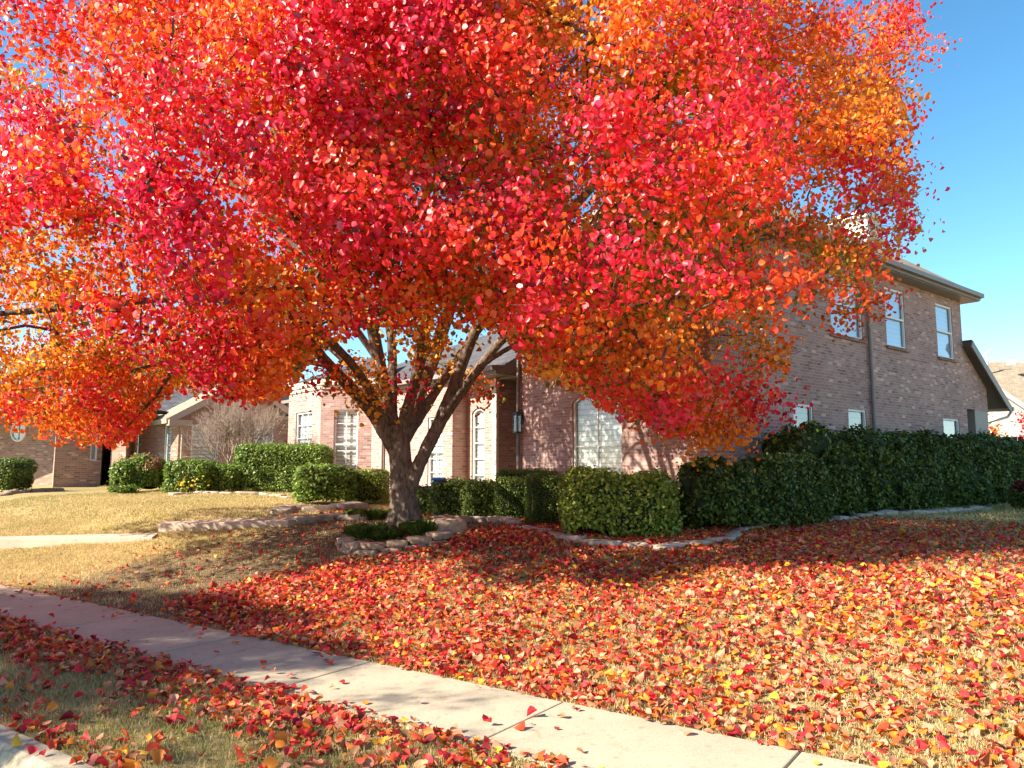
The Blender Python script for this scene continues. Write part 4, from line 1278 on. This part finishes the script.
# chimney against the back
chx, chz = 12.6, 9.75
mb = MB(); mb.box((chx, 3.3, (chz + .3) / 2 - .3), (1.0, 1.5, chz + .3)); mb.build('chimney', M['siding'], roof)
mb = MB(); mb.box((chx, 3.3, chz - .62), (1.16, 1.66, .12)); mb.box((chx, 3.3, chz + .06), (1.2, 1.7, .14)); mb.box((chx, 3.3, chz + .24), (.7, 1.1, .24), 0, .8)
mb.build('chimney_cap', M['siding'], roof)
# side downspout
def downspout(parent, x, y, z0, z1, mat='trim', dx=0, dy=-1, ov=.5):
    t = MB()
    t.tube([(x + dx * (ov + .06), y + dy * (ov + .06), z1 - .12), (x + dx * (ov), y + dy * (ov), z1 - .28), (x + dx * .09, y + dy * .09, z1 - .62), (x + dx * .07, y + dy * .07, z1 - .75), (x + dx * .07, y + dy * .07, z0 + .15), (x + dx * .22, y + dy * .22, z0 + .06)], .045, 8)
    t.build('downspout', M[mat], parent, True)
downspout(house, su(867, 340)[0], 0, GH, EAVE + .2, ov=.38)
downspout(house, 0, FB - .12, GH, EAVE + .2, 'trim', -1, 0, .38)

# single storey part to the left: entry alcove, wing and bay
E2 = 3.9
AL0, AL1 = FB + .05, 6.55
w = MB()
wall(w, (1.2, FB), (0, FB), -0.3, EAVE)                  # stub under the two storey block (left flank)
yn0, zn = fu(467, 411); yn1, _ = fu(478, 411)
y_end = 7.95
nar = (y_end - 7.72, y_end - 7.16, 1.0, zn + .05, .12)
wall(w, (0, y_end), (0, AL1), -0.3, E2, (nar,), .12)
wall(w, (0, AL1), (1.25, AL1), -0.3, E2); 
XW = -.47
wall(w, (XW, y_end), (0, y_end), -0.3, E2)
BY0, BY1 = 12.35, 17.8
mw = (BY0 - 9.15, BY0 - 8.4, 1.1, 3.0)
wall(w, (XW, BY0), (XW, y_end), -0.3, E2, (mw,), .12)
w.build('wall', M['brick'], house)
window(house, (0, y_end), (0, AL1), nar, .12, nx=1, nz=5, rail=False)
window(house, (XW, BY0), (XW, y_end), mw, .12, nx=2, nz=5)
# entry door in the alcove
mb = MB(); wall(mb, (1.25, AL1 + .02), (1.25, FB), -0.3, E2); mb.build('wall', M['brick'], house)
mb = MB(); mb.box((1.20, (AL0 + AL1) / 2, GH + .15 + 1.05), (.06, AL1 - AL0 - .12, 2.1))
for zc in (GH + .75, GH + 1.7):
    mb.box((1.16, (AL0 + AL1) / 2, zc), (.03, .36, .7))
dr = mb.build('door', M['door'], house)
mb = MB(); mb.tube([(1.12, AL0 + .16, GH + 1.1), (1.10, AL0 + .16, GH + 1.2), (1.12, AL0 + .16, GH + 1.3)], .018, 8); mb.build('handle', M['metal'], dr)
mb = MB()
mb.box((-.03, AL1 + .09, (GH + E2) / 2), (.10, .17, E2 - GH)); mb.box((-.05, AL1 + .09, GH + .1), (.16, .23, .2)); mb.box((-.05, AL1 + .09, E2 - .12), (.16, .23, .18))
mb.build('door_frame', M['trim_c'], house)
mb = MB(); mb.box((.62, (AL0 + AL1) / 2, E2 - .02), (1.3, AL1 - AL0 + .2, .05)); mb.build('ceiling', M['trim'], house)
mb = MB(); mb.box((.2, (AL0 + AL1) / 2, GH + .02), (2.4, AL1 - AL0 + .6, .2)); mb.build('door_step', M['walk'], house)
# wall lantern
ln_y, ln_z = fu(518, 412, -.12)
lp = Vector((-.13, 5.62, 2.72))
mb = MB()
mb.box((-.01, lp.y, lp.z + .1), (.03, .12, .3)); mb.beam((-.0, lp.y, lp.z + .28), (-.16, lp.y, lp.z + .32), .025, .025)
mb.box((-.16, lp.y, lp.z + .22), (.20, .20, .10), 0, .35); mb.box((-.16, lp.y, lp.z - .25), (.16, .16, .03))
for sx in (-1, 1):
    for sy in (-1, 1): mb.box((-.16 + sx * .075, lp.y + sy * .075, lp.z - .03), (.016, .016, .42))
lan = mb.build('lantern', M['metal'], house)
mb = MB(); mb.box((-.16, lp.y, lp.z - .03), (.13, .13, .40)); mb.build('pane', M['glass'], lan)
# bay
BQ = [(XW, BY0)]
pA = local_at(371, 440, 'x', XW)
A0 = Vector((XW, BY0)); 
d45 = Vector((-1, 1)).normalized() * 1.65
A1 = A0 + d45; A2 = Vector((A1.x, A1.y + 2.5)); A3 = Vector((XW, A2.y + 1.17))
EB = 4.22
def facet(p0, p1, opw):
    m = MB(); L = (Vector(p1) - Vector(p0)).length
    z0, z1 = 1.28, 3.42
    op = (L / 2 - opw / 2, L / 2 + opw / 2, z0, z1)
    wall(m, p0, p1, -0.3, EB, (op,), .12); m.build('wall', M['brick'], house)
    window(house, p0, p1, op, .12, nx=3 if opw > .8 else 2, nz=5, rail=True)
facet(tuple(A1), tuple(A0), .78); facet(tuple(A2), tuple(A1), 1.25); facet(tuple(A3), tuple(A2), .78)
# cornice and bay roof
mb = MB()
C4 = [A0, A1, A2, A3]; cen = Vector((XW, (A0.y + A3.y) / 2))
def off(p, k): return cen + (p - cen) * k
for z0, z1, k in ((EB - .02, EB + .16, 1.07), (EB - .14, EB - .02, 1.03)):
    q = [off(p, k) for p in C4]
    for i in range(3):
        a_, b_ = q[i], q[i + 1]
        mb.face([(b_.x, b_.y, z0), (a_.x, a_.y, z0), (a_.x, a_.y, z1), (b_.x, b_.y, z1)])
    mb.face([(p.x, p.y, z0) for p in q]); mb.face([(p.x, p.y, z1) for p in q][::-1])
mb.build('cornice', M['trim_c'], house)
mb = MB(); q = [off(p, 1.07) for p in C4]; top = (XW + 1.9, cen.y, EB + 1.5)
for i in range(3): mb.face([(q[i + 1].x, q[i + 1].y, EB + .163), (q[i].x, q[i].y, EB + .163), top], [(0, 0), (1.6, 0), (.8, 1.8)])
mb.build('roof', M['shingle'], house)
w = MB(); wall(w, (XW, 19), (XW, A3.y), -0.3, E2); wall(w, (10, 19), (XW, 19), -0.3, E2); wall(w, (10, FB), (10, 19), -.3, E2); w.build('wall', M['brick'], house)
mb = MB()
ov = .45; X0, X1, Y0, Y1 = XW - ov + .45, 10 + ov, FB + .01, 19 + ov
zr = E2 + .2; hh = (X1 - X0) / 2; rise = 2.45
A_ = ((X0 + X1) / 2, Y0, zr + rise); B_ = ((X0 + X1) / 2, Y1 - hh, zr + rise)
for f in ([(X0, Y1, zr), (X0, Y0, zr), A_, B_], [(X1, Y0, zr), (X1, Y1, zr), B_, A_], [(X1, Y1, zr), (X0, Y1, zr), B_]):
    o_ = Vector(f[0]); e1 = (Vector(f[1]) - o_).normalized(); n_ = e1.cross(Vector(f[2]) - o_).normalized(); e2 = n_.cross(e1)
    mb.face(f, [((Vector(q_) - o_).dot(e1), (Vector(q_) - o_).dot(e2)) for q_ in f])
mb.build('roof', M['shingle'], house)
mb = MB(); mb.face([(-.70, FB + .02, E2 + .20), (-.64, FB + .02, E2 + .0), (0, FB + .02, E2 + .0), (0, FB + .02, zr + .28), (XW - ov + .46, FB + .02, zr + .01)][::-1]); mb.face([(-.70, FB + .022, E2 + .20), (-.64, FB + .022, E2 + .0), (0, FB + .022, E2 + .0), (0, FB + .022, zr + .28), (XW - ov + .46, FB + .022, zr + .01)]); mb.build('fascia', M['trim'], house)
# lower eave: porch edge over entry and wing
mb = MB(); mb.box((-.18, (FB + 19) / 2 + .02, E2 + .02), (.95, 19 - FB, .03)); mb.build('soffit', M['trim'], house)
mb = MB(); mb.beam((-.64, FB + .02, E2 + .12), (-.64, 19.3, E2 + .12), .03, .2); mb.beam((-.72, FB + .02, E2 + .15), (-.72, 19.3, E2 + .15), .12, .12); mb.build('gutter', M['trim'], house)
mb = MB(); mb.face([(-.70, 19.4, E2 + .215), (-.70, FB + .012, E2 + .215), (XW - ov + .46, FB + .012, zr + .02), (XW - ov + .46, 19.4, zr + .02)], [(0, 0), (13, 0), (13, .4), (0, .4)]); mb.build('roof', M['shingle'], house)
downspout(house, XW, y_end + 3.6, GH, E2 + .2, 'trim', -1, 0, .2)

# lean-to at the far end of the side wall with open porch
xl0, zl0 = su(964, 341); xl1, zl1 = su(1001, 406)
xp0, xp1 = su(966, 420)[0], su(976, 420)[0]; xq = su(989, 420)[0]
zo = su(970, 409)[1]
zat = lambda x: zl0 + (zl1 - zl0) * (x - xl0) / (xl1 - xl0) - .28
mb = MB(); pl = [(xe, .012, zo), (xq, .012, zo), (xq, .012, zat(xq)), (xe, .012, zat(xe))]
mb.face(pl, [(p[0], p[2]) for p in pl])
pl = [(xe, .012, -.3), (xp0, .012, -.3), (xp0, .012, zo), (xe, .012, zo)]; mb.face(pl, [(p[0], p[2]) for p in pl])
mb.face([(xp0, .012, -.3), (xp0, .3, -.3), (xp0, .3, zo), (xp0, .012, zo)], [(0, -.3), (.3, -.3), (.3, zo), (0, zo)])
mb.face([(xe, .3, zo), (xq, .3, zo), (xq, .012, zo), (xe, .012, zo)])
mb.build('wall', M['brick'], house)
mb = MB(); mb.box(((xp1 + xq) / 2, .2, (zo + .2) / 2 - .2), (xq - xp1, .36, zo + .2)); mb.build('porch_column', M['trim'], house)
mb = MB()
dxz = Vector((xl1 - xl0, 0, zl1 - zl0)).normalized()
a0, a1 = Vector((xl0 - .1, -.25, zl0)), Vector((xl1 + .1, -.25, zl1))
dn = Vector((dxz.z, 0, -dxz.x)) * .09
f = [a0, a1, a1 + Vector((0, 6, 0)), a0 + Vector((0, 6, 0))]
mb.face(f, [(0, 0), (4, 0), (4, 6), (0, 6)]); mb.face([a0, a0 + dn, a1 + dn, a1]); mb.face([a1, a1 + dn, f[2] + dn, f[2]])
mb.build('roof', M['shingle_t'], house)
mb = MB(); mb.face([p + dn for p in f][::-1]); mb.build('soffit', M['trim'], house)
mb = MB(); mb.beam(a0 + dn * 1.8 + Vector((0, -.02, 0)), a1 + dn * 1.8 + Vector((0, -.02, 0)), .04, .22); mb.build('fascia', M['trim'], house)
mb = MB(); mb.beam(a1 + Vector((.06, -.05, -.1)), a1 + Vector((.06, 6, -.1)), .11, .12)
mb.tube([a1 + Vector((.04, .0, -.15)), a1 + Vector((-.05, .1, -.35)), (xq + .06, .16, zl1 - .6), (xq + .06, .16, .5)], .04, 8); mb.build('gutter', M['trim_c'], house)

# ------------------------------------------------------------------ neighbouring house on the left
nb = tag(empty('brick_house', (-14, 27, 0)), 'low tan brick house with round window on the far left', 'house')
NB0 = Vector((-14, 27, 0))
GN = 0.95
def nl(px, Y): v = pt(px, 468, Y); return (v.x - NB0.x, Y - NB0.y)
EN = 3.45
def nwall(p0, p1, ops=(), z1=EN, rev=.12):
    m = MB(); wall(m, p0, p1, 0.3, z1, ops, rev); m.build('wall', M['brick_n'], nb)
q0, q1 = nl(-160, 30.5), nl(53, 27.2)
L = (Vector(q1) - Vector(q0)).length
nwall(q0, q1)
# round window on that wall
d = (Vector(q1) - Vector(q0)).normalized(); t = None
tgt = nl(18, 27.75); tt = (Vector(tgt) - Vector(q0)).dot(d)
cw = Vector(q0) + d * tt; nr = Vector((d.y, -d.x))
zc = CAMZ + (468 - 432) / FPX * 27.8
mb = MB(); K = 24; rr_ = .34
ring = [Vector((cw.x + nr.x * .03 + d.x * rr_ * math.cos(2 * math.pi * i / K), cw.y + nr.y * .03 + d.y * rr_ * math.cos(2 * math.pi * i / K), zc + rr_ * math.sin(2 * math.pi * i / K))) for i in range(K + 1)]
for i in range(K): mb.beam(ring[i], ring[i + 1], .06, .06)
c3 = Vector((cw.x + nr.x * .035, cw.y + nr.y * .035, zc)); d3 = Vector((d.x, d.y, 0))
mb.beam(c3 - d3 * rr_, c3 + d3 * rr_, .03, .03); mb.beam(c3 - Vector((0, 0, rr_)), c3 + Vector((0, 0, rr_)), .03, .03)
rw = mb.build('window', M['white'], nb); rw['label'] = 'round window with crossed bars'
mb = MB(); mb.face([tuple(p - Vector((nr.x, nr.y, 0)) * .012) for p in ring[:-1]]); mb.build('pane', M['glass'], rw)
mb = MB(); mb.face([tuple(p - Vector((nr.x, nr.y, 0)) * .022) for p in ring[:-1]], [(p.x, p.z) for p in ring[:-1]]); mb.build('blind', M['blind_b'], rw)
q2 = nl(54, 25.6); q3 = nl(101, 26.6)
nwall(q1, q2)
Lw = (Vector(q3) - Vector(q2)).length
op = (Lw * .74, Lw * .9, GN + .9, GN + 2.1); nwall(q2, q3, (op,)); window(nb, q2, q3, op, .12, blind='blind_b', sill=False)
q4 = nl(104, 29.0); q5 = nl(113, 29.0); q6 = nl(110, 26.2); q7 = nl(125, 26.0); q8 = nl(131, 27.4)
nwall(q3, q4); nwall(q4, q5); nwall(q5, q6); nwall(q6, q7); nwall(q7, q8)
mb = MB(); mb.box(((q4[0] + q5[0]) / 2, q4[1] - .04, GN + 1.05), ((q5[0] - q4[0]) * .8, .06, 2.1)); dn_ = mb.build('door', M['door'], nb)
mb = MB(); mb.tube([(q5[0] - .12, q4[1] - .09, GN + 1.0), (q5[0] - .12, q4[1] - .09, GN + 1.2)], .02, 6); mb.build('handle', M['metal'], dn_)
q9 = nl(152, 27.0); q10 = nl(177, 25.9)
Lw = (Vector(q9) - Vector(q8)).length
op = (Lw * .12, Lw * .42, GN + .7, GN + 2.3); nwall(q8, q9, (op,)); window(nb, q8, q9, op, .12, blind='blind_b', sill=False)
Lw = (Vector(q10) - Vector(q9)).length
op = (Lw * .42, Lw * .72, GN + .6, GN + 2.3); nwall(q9, q10, (op,)); window(nb, q9, q10, op, .12, sill=False, nz=3)
# gable wall facing right, in shade
gx = Vector((HU[0], HU[1]))
px_t = -0.298
p10 = Vector((q10[0], q10[1])) + NB0.xy
tt = (px_t * p10.y - p10.x) / (gx.x - px_t * gx.y)
q11 = tuple(Vector(q10) + gx * (tt + .4)); Lg = (Vector(q11) - Vector(q10)).length
o1 = (Lg * .10, Lg * .33, GN + .75, GN + 2.15); o2 = (Lg * .62, Lg * .80, GN + .9, GN + 2.3)
nwall(q10, q11, (o1, o2))
window(nb, q10, q11, o1, .12); window(nb, q10, q11, o2, .12)
mb = MB(); a_, b_ = Vector((*q10, EN)), Vector((*q11, EN)); ap = (a_ + b_) / 2 + Vector((0, 0, 1.25))
mb.face([a_, b_, ap], [(0, EN), (Lg, EN), (Lg / 2, EN + 1.25)]); mb.build('wall', M['brick_n'], nb)
bk = Vector((HV[0], HV[1], 0)) * 3.0
un = Vector((gx.x, gx.y, 0)); ovv = -Vector((HV[0], HV[1], 0)) * .35
mb = MB()
A0_, B0_ = a_ - un * .45 + Vector((0, 0, -.18)) + ovv, b_ + un * .45 + Vector((0, 0, -.18)) + ovv; P0_ = ap + Vector((0, 0, .09)) + ovv
for u0, u1 in ((A0_, P0_), (P0_, B0_)):
    f = [u0, u1, u1 + bk, u0 + bk]; Ls = (u1 - u0).length
    mb.face(f, [(0, 0), (0, Ls), (3, Ls), (3, 0)])
mb.build('roof', M['shingle_t'], nb)
mb = MB()
for u0, u1 in ((A0_, P0_), (P0_, B0_)):
    mb.beam(u0 - Vector((0, 0, .12)), u1 - Vector((0, 0, .12)), .05, .2)
mb.beam(A0_ - Vector((0, 0, .1)), A0_ + bk - Vector((0, 0, .1)), .12, .16); mb.beam(B0_ - Vector((0, 0, .1)), B0_ + bk - Vector((0, 0, .1)), .12, .16)
mb.beam(A0_ - Vector((0, 0, .16)), A0_ + un * .75 - Vector((0, 0, .16)), .3, .2)
mb.build('fascia', M['trim_t'], nb)
mb = MB(); e_ = A0_ + un * .42 + Vector((0, 0, -.2)); mb.tube([e_, e_ + un * .06 + Vector((0, 0, -.3)), e_ + un * .06 + Vector((0, 0, -2.2))], .05, 8); 
e_ = B0_ - un * .5 + Vector((0, 0, -.2)); mb.tube([e_, e_ - un * .02 + Vector((0, 0, -.3)), e_ - un * .02 + Vector((0, 0, -2.2))], .05, 8); mb.build('downspout', M['trim_t'], nb)
# main roof behind
mb = MB(); e = hip_roof(mb, nl(-160, 30)[0], nl(300, 30)[0], 1.6, 13, EN + .1, 3.6, .5, 'x'); mb.build('roof', M['shingle'], nb)
mb = MB(); mb.box(((e[0] + e[1]) / 2, (e[2] + e[3]) / 2, EN), (e[1] - e[0] - .06, e[3] - e[2] - .06, .12)); mb.build('soffit', M['trim_t'], nb)
mb = MB(); mb.beam((nl(-160, 29)[0], .55, EN + .12), (nl(160, 27)[0], -.6, EN + .12), 1.8, .1); mb.build('porch_roof', M['shingle'], nb)

# bare crape myrtle
g = gpix(228, 492); g = Vector((pt(236, 468, 24.2).x, 24.2, 0)); g.z = gz(g.x, g.y)
cr = tag(empty('crape_myrtle', g), 'bare pinkish brown multi stemmed shrub before the neighbouring gable wall', 'shrub')
mbT, mbC = MB(), MB()
def grow(p, d, L, r, lvl):
    k = 3
    P = [p]
    for i in range(k):
        d = (d + Vector(unit(1)[0]) * .12 + Vector((0, 0, .04))).normalized(); P.append(P[-1] + d * L / k)
    (mbT if lvl < 2 else mbC).tube(P, [r * (1 - .35 * i / k) for i in range(k + 1)], 6 if lvl < 2 else 3, False)
    if lvl >= 6 or r < .004: return
    nb_ = 3 if lvl in (1, 2, 3, 4) else 2
    for j in range(nb_):
        s = Vector(unit(1)[0]) * (.52 if lvl < 3 else .62)
        grow(P[-1] if j < 2 else P[-2], (d + s + Vector((0, 0, .05))).normalized(), L * random.uniform(.66, .86), r * .66, lvl + 1)
for j in range(8):
    a = j * .79 + .4
    grow(Vector((.14 * math.cos(a), .14 * math.sin(a), -.05)), Vector((.30 * math.cos(a), .30 * math.sin(a), 1)).normalized(), random.uniform(.62, .9), .042, 0)
mbT.build('trunk', M['crape'], cr, True); mbC.build('crown', M['crape'], cr, True)

# ------------------------------------------------------------------ far right: fence, neighbour house, fence, blue bin
nh = tag(empty('cream_house', (30, 44, 0)), 'distant cream house with tan shingle roof past the hedge end at right', 'house')
def rl(px, py, Y): v = pt(px, py, Y); return Vector((v.x - 30, Y - 44, v.z))
e0 = rl(978, 410, 46); r0 = rl(984, 362, 50); 
mb = MB()
a_, b_ = rl(960, 416, 45), rl(1200, 416, 45); c_, d_ = rl(1200, 362, 51), rl(960, 362, 51)
mb.face([a_, b_, c_, d_], [(0, 0), (14, 0), (14, 6), (0, 6)]); f2 = [d_, c_, c_ + Vector((0, 6, -3.4)), d_ + Vector((0, 6, -3.4))]; mb.face(f2, [(0, 0), (14, 0), (14, 6), (0, 6)])
rf = mb.build('roof', M['shingle_t'], nh)
mb = MB(); mb.box(((a_.x + b_.x) / 2, 4.4, a_.z / 2 - .1), (b_.x - a_.x - .6, 6, a_.z + .1)); mb.build('wall', M['siding'], nh)
# gable wing in front, white, sunlit
mb = MB(); g0, g1, g2, g3 = rl(990, 440, 42), rl(1070, 440, 42), rl(1070, 400, 42), rl(1000, 392, 42)
pk = rl(1003, 391, 42)
P = [Vector((rl(996, 468, 42).x, g0.y, 0)), Vector((rl(1100, 468, 42).x, g0.y, 0)), rl(1100, 420, 42), rl(1032, 412, 42), rl(1000, 391, 42), rl(996, 391, 42)]
mb.face(P); mb.face([P[0], P[5], P[5] + Vector((1.2, 4, 0)), P[0] + Vector((1.2, 4, 0))]); mb.build('wall', M['siding'], nh)
mb = MB(); mb.beam(rl(1000, 390, 41.8), rl(1034, 413, 41.8), .08, .22); mb.beam(rl(1034, 413, 41.8), rl(1102, 420, 41.8), .08, .22); mb.build('fascia', M['white'], nh)
mb = MB(); v = rl(987, 361, 49.5); mb.tube([v - Vector((0, 0, .6)), v + Vector((0, 0, .35))], .06, 8); mb.tube([v + Vector((-.25, 0, .35)), v + Vector((.25, 0, .75))], .035, 6); v = rl(1011, 364, 49); mb.box(tuple(v + Vector((0, 0, .1))), (.35, .3, .35)); mb.build('roof_vent', M['white'], rf)
# wood fence at the end of the hedge
fe = tag(empty('wood_fence', tuple(hl(15.2, 1.0))), 'reddish brown wood plank fence beyond the end of the tall hedge', 'fence')
FO = hl(15.2, 1.0)
mb = MB(); p0 = pt(1002, 470, 24); p1 = pt(1130, 470, 22)
ln_ = (p1 - p0).length; k = int(ln_ / .15)
for i in range(k):
    q = p0.lerp(p1, (i + .5) / k) - FO
    mb.box((q.x, q.y, gz(p0.x, p0.y) + .92), (.142, .022, 1.95 + random.uniform(-.01, .01)), math.atan2(p1.y - p0.y, p1.x - p0.x))
mb.build('planks', M['fence'], fe)
for t in (0.02, .35, .68, .98):
    mb = MB(); q = p0.lerp(p1, t) - FO; mb.box((q.x + .03, q.y + .09, gz(p0.x, p0.y) + .9), (.09, .09, 1.95)); mb.build('post', M['fence'], fe)
# autumn trees beyond the porch opening: a loose backdrop of orange foliage
def far_tree(px, Y, h, r, pal, label, name='distant_tree'):
    v = pt(px, 468, Y); z = gz(v.x, v.y)
    o = tag(empty(name, (v.x, v.y, z)), label, 'tree')
    mb = MB(); mb.tube([(0, 0, -.1), (.05, 0, h * .35), (0, .05, h * .75)], [.13, .1, .04], 8)
    for i in range(7):
        a = i * .9; mb.tube([(0, 0, h * .3 + i * .15), (math.cos(a) * r * .5, math.sin(a) * r * .5, h * .55 + i * .12), (math.cos(a) * r * .8, math.sin(a) * r * .8, h * .65 + i * .12)], [.06, .04, .02], 5)
    mb.build('trunk', M['twig'], o, True)
    n = 5000; cl_ = unit(60) * rng.uniform(.4, 1, (60, 1)) * np.array([r, r, h * .4]) + np.array([0, 0, h * .62])
    p = cl_[rng.integers(0, 60, n)] + rng.normal(size=(n, 3)) * r * .18
    X, Y_, N = frames(unit(n) + np.array([0, 0, .5]), rng.uniform(0, 6.28, n))
    cc = np.array(pal)[rng.integers(0, len(pal), n)] * rng.normal(1, .2, (n, 1))
    link('crown', scatter('crown', p, X, Y_, N, rng.uniform(.08, .14, n), cc.clip(.01, .8)), M['leaf'], o)
far_tree(1050, 31, 3.4, .95, [PAL['crimson'], PAL['red']], 'small bright red tree beside the distant cream house')
far_tree(968, 33, 3.2, 1.2, [PAL['orange'], PAL['amber'], PAL['scarlet']], 'small orange tree seen through the porch opening')

mb = MB(); g = Vector((pt(439, 468, 14.9).x, 14.9, 0)); g.z = gz(g.x, g.y)
bn = tag(empty('blue_bin', g), 'blue plastic bin mostly hidden behind the dark rounded shrub', 'bin')
mb.box((0, 0, .34), (.2, .3, .68)); mb.build('body', M['bin'], bn, bevel=.02)
mb = MB(); mb.box((0, 0, .71), (.24, .34, .06)); mb.build('lid', M['bin'], bn, bevel=.02)

# ------------------------------------------------------------------ sky, sun, camera
SUN_EL = R(33); LT = R(20)     # light travels towards +x and a little +y
wd = bpy.data.worlds.new('World'); SC.world = wd; wd.use_nodes = True
nt = wd.node_tree; nt.nodes.clear()
sky = nt.nodes.new('ShaderNodeTexSky'); sky.sky_type = 'NISHITA'; sky.sun_disc = False
sx, sy = -math.cos(LT), -math.sin(LT)
sky.sun_elevation = SUN_EL; sky.sun_rotation = math.atan2(sx, sy) % (2 * math.pi)
sky.air_density = 0.8; sky.dust_density = 0.1; sky.ozone_density = 1.0; sky.altitude = 100
bg = nt.nodes.new('ShaderNodeBackground'); bg.inputs['Strength'].default_value = 0.095
ow = nt.nodes.new('ShaderNodeOutputWorld')
hs = nt.nodes.new('ShaderNodeHueSaturation'); hs.inputs['Saturation'].default_value = 1.25; hs.inputs['Hue'].default_value = 0.487
nt.links.new(sky.outputs[0], hs.inputs['Color']); nt.links.new(hs.outputs[0], bg.inputs['Color']); nt.links.new(bg.outputs[0], ow.inputs['Surface'])
sl = bpy.data.lights.new('sun', 'SUN'); sl.energy = 4.9; sl.angle = R(.53); sl.color = (1, .90, .74)
so = bpy.data.objects.new('sun', sl); COL.objects.link(so)
so.location = (-20, -10, 20)
ldir = Vector((math.cos(LT) * math.cos(SUN_EL), math.sin(LT) * math.cos(SUN_EL), -math.sin(SUN_EL)))
so.rotation_euler = ldir.to_track_quat('-Z', 'Y').to_euler()

cam = bpy.data.cameras.new('camera'); cam.sensor_width = 36; cam.lens = FPX / 1024 * 36
cam.clip_start = .05; cam.clip_end = 3000
co = bpy.data.objects.new('camera', cam); COL.objects.link(co)
co.location = (0, 0, CAMZ); co.rotation_euler = (math.pi / 2 + PITCH, 0, 0)
SC.camera = co
vs = SC.view_settings; vs.view_transform = 'Standard'; vs.look = 'None'; vs.exposure = 1.6; vs.gamma = 1; vs.use_curve_mapping = False
cy = SC.cycles
cy.max_bounces = 6; cy.diffuse_bounces = 3; cy.glossy_bounces = 3; cy.transmission_bounces = 4; cy.transparent_max_bounces = 8
cy.use_denoising = True
SC.render.film_transparent = False
